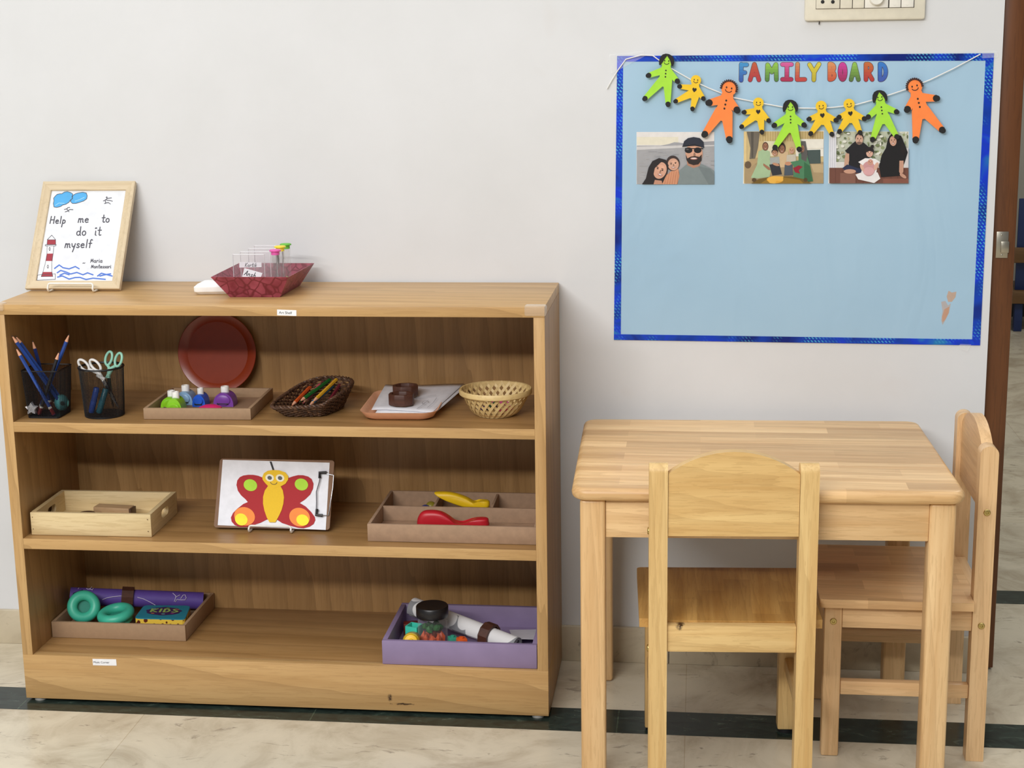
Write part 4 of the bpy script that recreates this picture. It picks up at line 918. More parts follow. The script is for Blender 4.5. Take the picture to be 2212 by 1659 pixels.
obj('body', MB().ball(c, .0145, .012, .0165), flat(96, 186, 190, .4), t); obj('pencil_hole', MB().lathe([(.0042, 0), (.004, .0012), (.0012, .0014)], frame(c+Vector((.006, -.0110, .001)), (.35, -1, 0)), 16), flat(30, 60, 66, .5), t)
def scissors(center1, center2, pivot, tip, rx, ry, col, label, th=.0026):
    """two handle loops, their shanks to the pivot, and steel blades"""
    c1, c2, pv, tp_ = map(Vector, (center1, center2, pivot, tip)); up = ((c1+c2)/2-pv).normalized(); sd = (c2-c1); sd = (sd-up*sd.dot(up)).normalized()
    t = thing('scissors', tp_, label, 'scissors', 'scissors in the round cup'); m_ = flat(*col, .35)
    for k, c_ in enumerate((c1, c2)):
        loop = [c_+up*(ry*cos(a))+sd*(rx*sin(a)) for a in [2*pi*i/24 for i in range(24)]]
        mb = MB().tube(loop, th, 10, closed=True)
        s_ = 1 if k == 0 else -1
        mb.tube([c_-up*ry+sd*(s_*rx*.3), pv+up*.012+sd*(s_*.003), pv+sd*(-s_*.002)+up*-.004], [th*1.2, th*1.5, th*1.4], 10)
        obj('handle', mb, m_, t)
    for s_ in (-1, 1):
        n = sd.cross(up); off = n*(.0009*s_)
        mb = MB(); P = [pv+sd*.004+off, pv-sd*.004+off, pv+(tp_-pv)*.6-sd*.0035*1+off, tp_+off, pv+(tp_-pv)*.6+sd*.0030+off]; mb.skin([mb.ring(P), mb.ring([p+n*.0008*s_ for p in P])])
        obj('blade', mb, metal(150, 150, 152, .3), t, 0)
scissors(at(235, 774, 'y', -.222), at(256, 777, 'y', -.232), at(234, 812, 'y', -.230), (.188, -.218, S1+.012), .0080, .0135, (150, 206, 186), 'mint handled scissors standing in the round mesh cup')
scissors(at(181, 789, 'y', -.236), at(206, 789, 'y', -.240), at(222, 818, 'y', -.240), (.203, -.226, S1+.012), .0078, .0135, (232, 230, 228), 'white handled scissors leaning left in the round mesh cup')
for a_, b_, cc, lab in ((at(209, 838, 'y', -.252), (.157, -.251, S1+.0112), (36, 72, 158), 'blue marker pen leaning inside the round mesh cup'), (at(229, 840, 'y', -.245), (.1735, -.254, S1+.0112), (32, 96, 110), 'dark teal marker pen leaning inside the round mesh cup')):
    a_, b_ = Vector(a_), Vector(b_); M = frame(b_, a_-b_); L = (a_-b_).length; t = thing('marker_pen', b_, lab, 'marker', 'marker pens in the round cup')
    obj('cap', MB().lathe([(.0045, -.003), (.0058, -.001), (.006, .022)], M, 20), flat(*cc, .35), t); obj('barrel', MB().lathe([(.0056, .0222), (.0056, L-.001), (.0048, L)], M, 20), flat(*tuple(int(v*.9) for v in cc), .35), t)

# round red-brown plate standing against the back panel
tl = radians(8.5); PN = Vector((0, -cos(tl), sin(tl))); pc = Vector((at(467, 747, 'y', -.035).x, -.0295, .6565)); M = frame(pc, PN)
pl = MB().lathe([(.002, -.0035), (.064, -.0035), (.070, .000), (.0815, .0035), (.0822, .0045), (.0812, .0052), (.069, .0022), (.0635, -.0012), (.002, -.0012)], M, 72)
tag(obj('round_plate', pl, flat(146, 54, 26, .28), smooth=30), 'round red-brown plate propped against the back of the upper shelf', 'plate')

MDFC = flat(164, 134, 104, .75, .05, 120); MDFI = flat(150, 120, 94, .8, .05, 120)
def tray(name, x0, x1, y0, y1, z0, z1, th, m_, label, ang=0, cat='tray', group=None, base=.004, holes=False, mi=None):
    c = Vector(((x0+x1)/2, (y0+y1)/2, z0)); t = thing(name, c, label, cat, group); M = rotz(c, ang)
    for nm, a, b in (('front_wall', (x0, y0, z0), (x1, y0+th, z1)), ('rear_wall', (x0, y1-th, z0), (x1, y1, z1))): obj(nm, MB().box(a, b, .0008, M), m_('x') if callable(m_) else m_, t)
    for xa, xb in ((x0, x0+th), (x1-th, x1)):
        mb = MB()
        if holes:
            yc, zc, hy, hz = (y0+y1)/2+.004, z1-.020, .021, .0085; out = [(y0+th+.0002, z0), (y1-th-.0002, z0), (y1-th-.0002, z1), (y0+th+.0002, z1)]
            hole = [(yc+a*hy/.021, zc+b) for a, b in rrect(.021, hz, .0084, 5)]
            vs = []
            for x in (xa, xb):
                vs.append((mb.ring([M @ Vector((x, a, b)) for a, b in out]), mb.ring([M @ Vector((x, a, b)) for a, b in hole])))
            for (o1, h1) in vs:
                n = len(h1); near = lambda i: max(range(4), key=lambda k: (out[k][0]-yc)*(hole[i][0]-yc)/hy+(out[k][1]-zc)*(hole[i][1]-zc)/hz)
                for i in range(n):
                    j = (i+1) % n; a, b = near(i), near(j)
                    mb.face([h1[i], h1[j], o1[b]] if a == b else [h1[i], h1[j], o1[b], o1[a]])
            (oa, ha), (ob, hb) = vs
            for ra, rb in ((oa, ob), (ha, hb)):
                for i in range(len(ra)): j = (i+1) % len(ra); mb.face([ra[i], ra[j], rb[j], rb[i]])
        else: mb.box((xa, y0+th+.0002, z0), (xb, y1-th-.0002, z1), .0006, M)
        obj('side_wall', mb, m_('y') if callable(m_) else m_, t)
    obj('base_panel', MB().box((x0+th+.0002, y0+th+.0002, z0+.0003), (x1-th-.0002, y1-th-.0002, z0+base), 0, M), mi or (m_('x') if callable(m_) else m_), t, 0)
    return t, M
tray('craft_tray', .2645, .474, -.2655, -.079, z, .5945, .0062, MDFC, 'shallow brown fibreboard tray of craft punches on the upper shelf', 2, base=.0035, mi=MDFI)
tz_ = z+.0036
def punch(px, y, w_, cc, label, hgt=.030, knob=.0082):
    c = at(px, 860, 'y', y); c = Vector((c.x, y, tz_+.0002)); t = thing('craft_punch', c, label, 'craft punch', 'craft punches in the brown tray'); m_ = flat(*cc, .35)
    h = w_/2; out = [(-h, 0), (h, 0), (h, hgt*.22)]+[(h*.98*cos(radians(a)), hgt*.22+hgt*.62*sin(radians(a))) for a in range(12, 169, 12)]+[(-h, hgt*.22)]
    mb = MB(); mb.prism(out, c+Vector((0, .014, 0)), X, Z, -Y, .030)
    bmesh.ops.bevel(mb.bm, geom=[e for e in mb.bm.edges if e.calc_face_angle(0) > 1.0 and max(v.co.z for v in e.verts) > c.z+.002 and abs(e.verts[0].co.y-e.verts[1].co.y) < 1e-5], offset=.003, segments=3, profile=.5, affect='EDGES')
    obj('body', mb, m_, t, 50)
    obj('front_boss', MB().lathe([(h*.72, 0), (h*.70, .002), (h*.60, .0032)], frame(c+Vector((0, -.016, hgt*.40)), (0, -1, 0)) @ Matrix.Diagonal((1, .78, 1, 1)), 28), m_, t)
    obj('slot', MB().box(c+Vector((-h*.62, -.0193, hgt*.16)), c+Vector((h*.52, -.0150, hgt*.16+.0022)), .0004), flat(24, 28, 22, .6), t)
    obj('push_button', MB().lathe([(knob, hgt*.72), (knob, hgt*.84+.009), (knob*.9, hgt*.84+.0105), (knob*.6, hgt*.84+.0105), (knob*.5, hgt*.84+.0092)], Matrix.Translation(c), 24), flat(238, 236, 232, .4), t, 40, label='white push button')
GRN = (134, 196, 36)
punch(380, -.236, .0315, GRN, 'green craft punch nearest the front of the brown tray', .040, .0070)
punch(371, -.192, .036, GRN, 'green craft punch behind the front green one in the brown tray', .031, .0078)
punch(402, -.146, .036, (138, 172, 204), 'light blue craft punch at the back of the brown tray', .032, .0080)
punch(434, -.160, .026, (38, 92, 206), 'small royal blue craft punch in the brown tray', .029, .0062)
punch(487, -.156, .040, (122, 66, 160), 'purple craft punch at the right of the brown tray', .033, .0082)
c = at(451, 884, 'y', -.238)
mb = MB(); mb.lathe([(.012, .0003), (.0235, .0012), (.025, .006), (.022, .0125), (.012, .0165), (.002, .0172)], Matrix.Translation((c.x, -.228, tz_)) @ Matrix.Diagonal((1, .8, 1, 1)), 36)
tag(obj('pink_disc', mb, flat(216, 40, 110, .5)), 'flat pink rounded disc lying in the front of the brown tray', 'disc')

# dark wicker basket of coloured pencils
def wick():
    t = NT('dark_wicker'); f = t.noise(t.coord((60, 60, 60)), 2, 3); return t.set(t.ramp(f, [(.3, rgb(52, 34, 24)), (.55, rgb(88, 60, 42)), (.75, rgb(132, 98, 70))]), .55)
M_w = wick()
bq = [at(583, 876, 'z', .597), at(672, 816, 'z', .6185), at(757, 817, 'z', .6185), at(765, 834, 'z', .615), at(704, 873, 'z', .6015), at(692, 880, 'z', .596), at(592, 883, 'z', .595)]
bc = sum(bq, Vector())/len(bq)
bl_ = [Vector((bc.x+(p.x-bc.x)*.70, bc.y+.004+(p.y-bc.y)*.66, z+.0012)) for p in bq]
def resamp(P, n, r=3):
    for _ in range(r): P = [q for i in range(len(P)) for q in (P[i]*.75+P[(i+1) % len(P)]*.25, P[i]*.25+P[(i+1) % len(P)]*.75)]
    L = [0]
    for i in range(len(P)): L.append(L[-1]+(P[i]-P[(i+1) % len(P)]).length)
    out = []; i = 0
    for k in range(n):
        s = L[-1]*k/n
        while L[i+1] < s: i += 1
        u = (s-L[i])/(L[i+1]-L[i]); out.append(P[i].lerp(P[(i+1) % len(P)], u))
    return out
NB = 96; lo, hi = resamp(bl_, NB), resamp(bq, NB)
bk_ = thing('wicker_basket', (bc.x, bc.y, S1), 'dark brown wicker basket of coloured pencils on the upper shelf', 'basket')
mb = MB(); rows = 9
for k in range(rows):
    u = (k+.5)/rows
    P = []
    for i in range(NB):
        p = lo[i].lerp(hi[i], u); n = Vector((p.x-bc.x, p.y-bc.y, 0)).normalized(); P.append(p+n*(.0018*(1 if (i//2+k) % 2 else -1)))
    mb.tube(P, .0022, 6, closed=True)
obj('woven_side', mb, M_w, bk_)
mb = MB()
for i in range(0, NB, 4): mb.tube([lo[i].lerp(hi[i], u) for u in (0, .5, 1)], .0013, 6)
obj('stakes', mb, M_w, bk_)
mb = MB()
for ph in (0, pi): mb.tube([hi[i//2].lerp(hi[(i//2+1) % NB], (i % 2)/2)+Vector((0, 0, .0014+.0022*sin(i*1.05+ph)))+Vector((hi[i//2].x-bc.x, hi[i//2].y-bc.y, 0)).normalized()*(.0022*cos(i*1.05+ph)) for i in range(2*NB)], .0023, 6, closed=True)
obj('braided_rim', mb, M_w, bk_)
mb = MB(); mb.skin([mb.ring([p-Z*.0009 for p in lo]), mb.ring([p+Z*.0016 for p in lo])]); obj('woven_base', mb, M_w, bk_, 0)
zp = z+.0165
for k, (p0, p1, cc, lab) in enumerate(((((630, 882), -.212, 0), ((682, 826), -.082, .021), (208, 88, 36), 'orange pencil, leftmost in the dark wicker basket'), (((655, 876), -.188, 0), ((700, 824), -.078, .022), (206, 70, 108), 'pink pencil next to the orange one in the wicker basket'),
        (((648, 884), -.206, .0075), ((714, 827), -.086, .026), (24, 104, 44), 'dark green pencil lying on top in the wicker basket'), (((668, 882), -.208, 0), ((722, 829), -.090, .016), (66, 150, 200), 'light blue pencil under the dark green one in the wicker basket'),
        (((676, 883), -.206, .0065), ((727, 829), -.092, .027), (232, 178, 48), 'yellow pencil, on top in the middle of the wicker basket'), (((706, 876), -.196, 0), ((736, 828), -.088, .018), (110, 30, 48), 'maroon pencil, rightmost in the dark wicker basket'))):
    a = at(p0[0][0], p0[0][1], 'y', p0[1]); b = at(p1[0][0], p1[0][1], 'y', p1[1])
    a.z = zp+p0[2]; b.z = zp+p1[2]
    pencil(a, b, cc, lab, nib=cc, r=.0037, group='coloured pencils in the wicker basket', endc=None)

# peach tray with papers and two wooden napkin rings
pt_ = thing('serving_tray', (.758, -.155, S1), 'peach coloured shallow tray holding white papers on the upper shelf', 'tray')
c = Vector((.7565, -.158, 0)); M = Matrix.Translation(c) @ Matrix.Rotation(radians(2), 4, 'Z'); PCH = flat(234, 176, 140, .45)
mb = MB(); mb.skin([mb.ring([M @ Vector((x, y, zz_)) for x, y in rrect(hx-0, hy, r)]) for hx, hy, r, zz_ in ((.058, .086, .02, z), (.066, .094, .024, z+.004), (.0725, .101, .028, z+.014), (.0745, .103, .03, z+.0165), (.0725, .101, .028, z+.0165), (.0655, .094, .024, z+.007), (.058, .086, .02, z+.0035))])
obj('tray_body', mb, PCH, pt_, 60)
def sheet(q, z0, label, scr):
    C_ = [Vector(p) for p in q]; mb = MB(); n = 8; g = []
    for i in range(n+1):
        row = []
        for j in range(n+1):
            u, v = i/n, j/n; p = (C_[0]*(1-u)+C_[1]*u)*(1-v)+(C_[3]*(1-u)+C_[2]*u)*v
            row.append(mb.bm.verts.new(p+Z*(.0012*sin(u*5+v*3))))
        g.append(row)
    for i in range(n):
        for j in range(n): mb.face([g[i][j], g[i+1][j], g[i+1][j+1], g[i][j+1]])
    o = obj('paper_sheet', mb, flat(222, 222, 228, .6), None, 60); md = o.modifiers.new('thickness', 'SOLIDIFY'); md.thickness = .0002
    tag(o, label, 'paper', 'papers on the peach tray')
    if scr:
        A = Art(C_[0]+Z*.0019, (C_[1]-C_[0]), (C_[3]-C_[0]), .00006)
        for s_ in scr: A.line(s_, .006, (110, 108, 118), 1)
        A.done('scribble', o)
zs = z+.008
sheet([(.7120, -.228, zs), (.8250, -.236, zs+.0015), (.8660, -.040, zs+.0165), (.7120, -.046, zs+.0155)], 0, 'lower white paper sheet in the peach tray, overhanging its right side', None)
sheet([(.7015, -.212, zs+.003), (.8220, -.226, zs+.004), (.8570, -.042, zs+.0185), (.6985, -.054, zs+.0185)], 0, 'upper white paper sheet with pencil scribbles in the peach tray', [[(.74, .05), (.8, .2), (.86, .4)], arc(.83, .3, .05, .07, 0, 300, 10), [(.9, .12), (.96, .3), (.98, .5)], [(.55, .5), (.75, .52), (.95, .6)]])
WAL = wood((96, 56, 40), (62, 34, 24), 'x', .5, 1, .2)
def napring(c, rx, ry, hgt, label, ang=0):
    M = Matrix.Translation(c) @ Matrix.Rotation(radians(ang), 4, 'Z') @ Matrix.Diagonal((rx, ry, 1, 1)); n = 8
    P = [(1.0, 0), (1.0, hgt), (.76, hgt), (.72, 0)]
    mb = MB(); rg = [mb.ring([M @ Vector((k*cos(2*pi*(i+.5)/n), k*sin(2*pi*(i+.5)/n), zz_)) for i in range(n)]) for k, zz_ in P]; mb.skin(rg+[rg[0]], cap=False)
    bmesh.ops.remove_doubles(mb.bm, verts=mb.bm.verts[:], dist=1e-6)
    bmesh.ops.bevel(mb.bm, geom=mb.bm.edges[:], offset=.0012, segments=2, profile=.5, affect='EDGES')
    tag(obj('napkin_ring', mb, WAL, None, 30), label, 'napkin ring', 'wooden napkin rings')
c1 = at(867, 893, 'y', -.19); napring((c1.x, -.186, zs+.0085), .0255, .0215, .022, 'dark wooden napkin ring at the front of the papers')
c2 = at(877, 872, 'y', -.130); napring((c2.x, -.132, zs+.0150), .0265, .0225, .020, 'dark wooden napkin ring behind the front one on the papers', 15)

# round bamboo basket with crayons
BAM = wood((226, 200, 144), (196, 164, 104), 'x', .5, .6, .1)
bcx, bcy = at(1070, 866, 'y', -.19).x+.0005, -.188
br_, bt_, bz0, bz1 = .0355, .0668, z+.0012, z+.0500
bb = thing('bamboo_basket', (bcx, bcy, S1), 'round woven bamboo basket at the right end of the upper shelf', 'basket')
def brad(u): return br_+(bt_-br_)*(u**.62)
for sg in (1, -1):
    mb = MB()
    for i in range(27):
        a0_ = 2*pi*i/27; P = []
        for k in range(9):
            u = k/8; a = a0_+sg*u*.62; rr = brad(u)+(.0005*sg); P.append(Vector((bcx+rr*cos(a), bcy+rr*sin(a), bz0+(bz1-bz0)*u)))
        k = len(P); rings = []
        for j, p in enumerate(P):
            d = (P[min(j+1, k-1)]-P[max(j-1, 0)]).normalized(); n = Vector((p.x-bcx, p.y-bcy, 0)).normalized(); n = (n-d*n.dot(d)).normalized(); b_ = d.cross(n)
            rings.append(mb.ring([p+b_*.0026+n*.0003, p-b_*.0026+n*.0003, p-b_*.0026-n*.0003, p+b_*.0026-n*.0003]))
        mb.skin(rings)
    obj('woven_strips', mb, BAM, bb, 0)
Mb = Matrix.Translation((bcx, bcy, 0))
obj('rim', MB().lathe([(bt_+.0010, bz1-.010), (bt_+.0030, bz1-.008), (bt_+.0034, bz1-.001), (bt_+.0018, bz1+.0012), (bt_-.0012, bz1+.0006), (bt_-.0016, bz1-.006), (bt_-.0012, bz1-.0098), (bt_+.0010, bz1-.010)], Mb, 64, False), BAM, bb)
obj('base', MB().lathe([(br_+.001, bz0-.0010), (br_+.001, bz0+.0014)], Mb, 40), BAM, bb)
for k, (dx, dy, a, cc, nm) in enumerate(((-.024, .012, 20, (74, 44, 104), 'purple'), (.010, .016, -25, (168, 54, 110), 'magenta'), (.026, -.006, 60, (190, 70, 90), 'rose red'), (-.006, -.012, 75, (52, 92, 60), 'green'))):
    c = Vector((bcx+dx*.8, bcy+dy*.8, bz0+.0085+(k % 2)*.0095)); d = Vector((cos(radians(a)), sin(radians(a)), .06)); M = frame(c-d*.02, d)
    tag(obj('crayon', MB().lathe([(.0040, 0), (.0046, .001), (.0046, .034), (.0036, .035), (.0018, .041)], M, 16), flat(*cc, .5)), '%s crayon lying inside the bamboo basket' % nm, 'crayon', 'crayons in the bamboo basket')

# ------------------------------------------------------------------ middle shelf
z = S2+LIFT
def pine(axis): return wood((232, 212, 168), (202, 172, 118), axis, .5, .7, .25, .9, .8, None, (0, 0, 4))
t, M = tray('wooden_tray', .0275, .2705, -.279, -.117, z, .3845, .009, pine, 'pale pine tray with oval handle holes at the left of the middle shelf', .6, base=.005, holes=True)
mb = MB()
for xx in (.0325, .2655):
    for zz_ in (z+.012, z+.036):
        mb.lathe([(.0011, 0), (.0008, .0003)], frame((xx, -.2797 if xx > .1 else -.2803, zz_), (0, -1, 0)), 10)
obj('nail_head', mb, flat(110, 84, 56, .5), t, 0)
c = Vector((.150, -.168, z+.0052)); mb = MB().box(c+Vector((-.034, -.012, .0002)), c+Vector((.044, .014, .0225)), .0015, rotz(c, -6)); t = thing('wooden_block', c, 'flat pale wooden block lying inside the pine tray', 'block')
obj('body', mb, wood((196, 164, 124), (160, 126, 90), 'x', .5), t)
obj('end_plate', MB().box(c+Vector((.0443, -.0115, .0008)), c+Vector((.0475, .0135, .0215)), .0008, rotz(c, -6)), flat(78, 52, 36, .5), t)
c = Vector((.112, -.205, z+.0052)); tag(obj('wooden_disc', MB().lathe([(.017, .0002), (.018, .001), (.018, .0165), (.0168, .018), (.010, .018), (.009, .0172)], Matrix.Translation(c), 36), flat(84, 60, 40, .6)), 'dark brown wooden disc lying inside the pine tray', 'disc')

# clipboard with the paper butterfly
ca, cb_ = at(462, 1145, 'y', -.224), at(712, 1153, 'y', -.224)
ct = radians(27.5); KV = (Z*cos(ct)+Y*sin(ct)); KN = (-Y*cos(ct)+Z*sin(ct))
KO = Vector((ca.x, -.224, z+.0052)); kw, kh = cb_.x-ca.x, .139
MK = Matrix((X, KV, KN)).transposed().to_4x4(); MK.translation = KO
cl = thing('clipboard', (KO.x+kw/2, -.224, z), 'brown clipboard holding a red and yellow paper butterfly, middle shelf', 'clipboard')
mb = MB(); mb.prism([(kw/2+a, kh/2+b) for a, b in rrect(kw/2, kh/2, .006)], KO-KN*.003, X, KV, KN, .003); obj('board', mb, flat(132, 100, 76, .7), cl, 30)
def kp(p):   # close-up pixel of the butterfly -> board coordinates
    v = (p[1]-75)/1210; xl = 285-205*v; xr = 2115-160*v
    return (kw*(p[0]-xl)/(xr-xl), kh*(1-v))
def ksheet(pts, lay, th, m_, nm, par, lab=None):
    q = [kp(p) for p in pts]; mb = MB(); mb.prism(q, KO+KN*lay, X, KV, KN, th); return obj(nm, mb, m_, par, 0, label=lab)
pap = ksheet([(328, 97), (2037, 118), (1895, 1288), (150, 1245)], .0002, .0003, flat(234, 235, 242, .55), 'paper', cl)
RW = flat(176, 40, 46, .75, .02, 300); YW = flat(240, 196, 40, .75, .02, 300)
def el(cx, cy, rx, ry, n=30, a=0): return [(cx+rx*cos(q)*cos(a)-ry*sin(q)*sin(a), cy+rx*cos(q)*sin(a)+ry*sin(q)*cos(a)) for q in [2*pi*i/n for i in range(n)]]
wing = [(950, 402), (880, 372), (800, 357), (720, 358), (640, 372), (580, 402), (535, 460), (515, 540), (530, 640), (575, 720), (640, 785), (675, 835), (600, 870), (500, 950), (420, 1030), (378, 1110), (385, 1180), (430, 1240), (510, 1268), (620, 1266), (740, 1230), (850, 1190), (960, 1130), (1120, 1128), (1200, 1185), (1330, 1230), (1450, 1262), (1540, 1268), (1640, 1240), (1710, 1190), (1742, 1120), (1735, 1070), (1680, 980), (1600, 890), (1510, 832), (1600, 770), (1690, 680), (1740, 580), (1755, 490), (1730, 410), (1680, 370), (1600, 348), (1520, 348), (1440, 370), (1360, 400), (1150, 420)]
wg = ksheet(wing, .0006, .0012, RW, 'wings', cl, 'red paper butterfly wings')
for cx, cy, rx, ry, cc, d in ((742, 540, 108, 104, (176, 222, 58), 0), (1563, 512, 106, 104, (176, 222, 58), 0), (604, 1085, 168, 160, (255, 146, 66), 0), (1494, 1080, 166, 162, (255, 146, 66), 0), (548, 1142, 102, 104, (252, 238, 54), .0008), (1540, 1130, 100, 96, (252, 238, 54), .0008)):
    ksheet(el(cx, cy, rx, ry), .0019+d, .0007, flat(*cc, .7), 'wing_spot', wg)
ksheet([(1030, 545), (1225, 545), (1258, 620), (1268, 740), (1250, 850), (1215, 960), (1165, 1060), (1125, 1130), (1095, 1178), (1000, 1178), (965, 1100), (935, 980), (922, 860), (932, 740), (968, 630)], .0019, .0012, YW, 'body', cl, 'yellow butterfly body')
hdp = [(945, 400), (975, 330), (1040, 285), (1120, 268), (1230, 272), (1320, 305), (1362, 370), (1360, 430), (1310, 505), (1235, 550), (1130, 585), (1030, 555), (985, 500), (950, 445)]
hdo = ksheet(hdp, .0021, .0014, YW, 'head', cl, 'yellow butterfly head')
for cx in (1066, 1232): ksheet(el(cx, 408, 68, 64), .0036, .0006, flat(238, 232, 206, .5), 'eye', hdo); ksheet(el(cx, 410, 35, 35), .0043, .0004, flat(22, 20, 22, .4), 'pupil', hdo)
A = Art(KO+KN*.0036, X, KV, M=kp); A.line(arc(1124, 480, 52, 42, 10, 170, 10), 11, (90, 70, 24), 1); A.done('smile', hdo)
ksheet([(1082, 115), (1112, 117), (1150, 280), (1120, 285)], .0006, .0008, flat(28, 22, 24, .6), 'antenna', cl, 'black paper antenna')
k3 = lambda x, y, d=.004: KO+X*kp((x, y))[0]+KV*kp((x, y))[1]+KN*d
SIL = metal(176, 176, 180, .25); clp = obj('clip_wire', MB().tube([k3(1885, 330, .005), k3(1860, 460, .0055), k3(1800, 640, .006), k3(1790, 820, .0058), k3(1775, 960, .005)], .0011, 8), SIL, cl)
obj('clip_bar', MB().tube([k3(1985, 320), k3(2090, 345, .0035), k3(2060, 560, .003), k3(1960, 1040, .003), k3(1870, 1045)], .0011, 8), SIL, cl)
for P in ([(1870, 400), (1872, 306), (1985, 300)], [(1790, 940), (1768, 1040), (1870, 1046)]): obj('clip_grip', MB().tube([k3(*q, .0055) for q in P], .0031, 8), flat(26, 24, 26, .4), cl, label='black plastic grip of the clip')
xa, xb = at(537, 1140, 'y', -.24).x, at(628, 1145, 'y', -.24).x
t, B, r_ = easel(((xa+xb)/2, -.224), xb-xa, .0155, .3535, .085, .05, 'white wire easel holding the butterfly clipboard on the middle shelf', S2)
x0, x1 = xa, xb; yy = -.224+.085
obj('back_loop', MB().tube([Vector((x0, yy+.003, z+.006)), Vector((x0, yy+.006, z+.012)), Vector((x0+.001, yy+.0075, z+.085)), Vector((x0+.008, yy+.008, z+.09)), Vector((x1-.008, yy+.008, z+.09)), Vector((x1-.001, yy+.0075, z+.085)), Vector((x1, yy+.006, z+.012)), Vector((x1, yy+.003, z+.006))], r_, 10), WHITE_WIRE, t)

# compartment tray with wooden fish
ctd = flat(164, 134, 108, .8, .08, 90)
t, M = tray('compartment_tray', .6985, 1.0245, -.273, -.040, z, .3735, .006, ctd, 'long brown tray with compartments at the right of the middle shelf', 0, base=.0035)
obj('divider', MB().box((.7047, -.1505, z+.0037), (1.0183, -.1455, .3728), .0006), ctd, t)
for xx in (.806, .9215): obj('divider', MB().box((xx-.0025, -.1453, z+.0037), (xx+.0025, -.0462, .3715), .0006), ctd, t)
def fish(pts, y, th, m_, label, M=None):
    """puffed outline: rounded front and back"""
    f = wallmap(y); P = [f(p) for p in pts]; cx = sum(p[0] for p in P)/len(P); cz = sum(p[1] for p in P)/len(P); mb = MB(); rings = []
    for k in range(-4, 5):
        a = k/4*pi/2*.96; s_ = cos(a)**.5; rings.append(mb.ring([Vector((cx+(p[0]-cx)*(.55+.45*s_) if False else p[0]+(cx-p[0])*(1-s_)*.25, y+th*sin(a), p[1]+(cz-p[1])*(1-s_)*.55)) for p in P]))
    mb.skin(rings); o = obj('wooden_fish', mb, m_, None, 60); return tag(o, label, 'toy fish', 'toy fish in the compartment tray')
def spl(P, n=4):
    out = []
    for i in range(len(P)):
        p0, p1, p2, p3 = P[i-1], P[i], P[(i+1) % len(P)], P[(i+2) % len(P)]
        for k in range(n):
            t_ = k/n; out.append(tuple(.5*(2*p1[j]+(p2[j]-p0[j])*t_+(2*p0[j]-5*p1[j]+4*p2[j]-p3[j])*t_*t_+(3*p1[j]-p0[j]-3*p2[j]+p3[j])*t_**3) for j in (0, 1)))
    return out
fish(spl([(938, 1064), (955, 1062), (978, 1064), (1005, 1073), (1022, 1083), (1031, 1085), (1042, 1081), (1057, 1083), (1055, 1097), (1034, 1097), (1020, 1096), (1000, 1094), (975, 1085), (955, 1076)]), -.125, .010, flat(232, 190, 24, .45), 'yellow fish propped across the dividers of the compartment tray')
fish(spl([(902, 1137), (902, 1120), (912, 1105), (932, 1102), (952, 1105), (968, 1114), (984, 1127), (1000, 1131), (1015, 1126), (1032, 1119), (1052, 1119), (1056, 1126), (1055, 1136), (1030, 1138), (1000, 1139), (970, 1140), (930, 1140), (908, 1139)]), -.215, .012, flat(188, 30, 42, .4), 'red fish standing in the front of the compartment tray')
for px, y, cc, lab in ((919, -.112, (58, 62, 120), 'dark blue bead in the compartment tray behind the divider'), (931, -.088, (140, 128, 40), 'olive yellow bead behind the blue one in the compartment tray')):
    q = at(px, 1092, 'y', y); tag(obj('bead', MB().ball((min(q.x, .7915), y, z+.0037+.0115), .0113), flat(*cc, .4)), lab, 'bead', 'beads in the compartment tray')

# ------------------------------------------------------------------ bottom shelf
z = S3+LIFT
tray('craft_tray', .0225, .3035, -.2105, -.0155, z, .1318, .0065, flat(164, 134, 104, .75, .04, 120), 'brown fibreboard tray of headphones and purple mat, bottom shelf', 0, base=.004)
tf = z+.0042
def roll(a, b, r, m_, name, label, cat, th=.0035, sq=1.0, turns=2.6, taper_=1.0):
    a, b = Vector(a), Vector(b); M = frame(a, b-a, Z); L = (b-a).length; mb = MB(); n = 70; rings = []
    prof = [((r-th*1.05*turns*(1-i/n))*cos(2*pi*turns*i/n), (r-th*1.05*turns*(1-i/n))*sin(2*pi*turns*i/n)) for i in range(n+1)]
    pin = [(x*(1-th*.75/max(1e-4, sqrt(x*x+y*y))), y*(1-th*.75/max(1e-4, sqrt(x*x+y*y)))) for x, y in prof]
    loop = prof+list(reversed(pin))
    for zz_, k in ((0, 1), (L*.5, (1+taper_)/2), (L, taper_)): rings.append(mb.ring([M @ Vector((x*k*sq, y*k, zz_)) for x, y in loop]))
    mb.skin(rings); o = obj(name, mb, m_, None, 50); tag(o, label, cat); return o, M, L
PUR = flat(94, 70, 156, .6)
ma, mbb = Vector((.0285, -.120, .1555)), Vector((.2885, -.045, .1245))
o, M, L = roll(ma, mbb, .0195, PUR, 'rolled_mat', 'rolled purple mat with white drawn marks along the back of the brown tray', 'mat', .003)
def onroll(cv, yq, r, pts_, wd, nm, par, ring_c, M, col):
    """chalk marks lying on the camera side of a roll: pixel polylines dropped onto the cylinder"""
    A_ = M.to_translation(); d = (M.to_3x3() @ Z).normalized(); mb = MB()
    for pl_ in pts_:
        P = []
        for p in pl_:
            v = (CF+CR*((p[0]-1106)/FPX)-CU*((p[1]-829.5)/FPX)).normalized(); w0 = CAM-A_
            vp, wp = v-d*v.dot(d), w0-d*w0.dot(d); qa, qb, qc = vp.dot(vp), 2*vp.dot(wp), wp.dot(wp)-(r+.0004)**2; D_ = qb*qb-4*qa*qc
            if D_ < 0: continue
            P.append(CAM+v*((-qb-sqrt(D_))/(2*qa)))
        if len(P) > 1: mb.tube(P, wd, 6)
    return obj(nm, mb, col, par)
m8 = lambda x, y: (100+x/5.821, 1240+y/5.821)
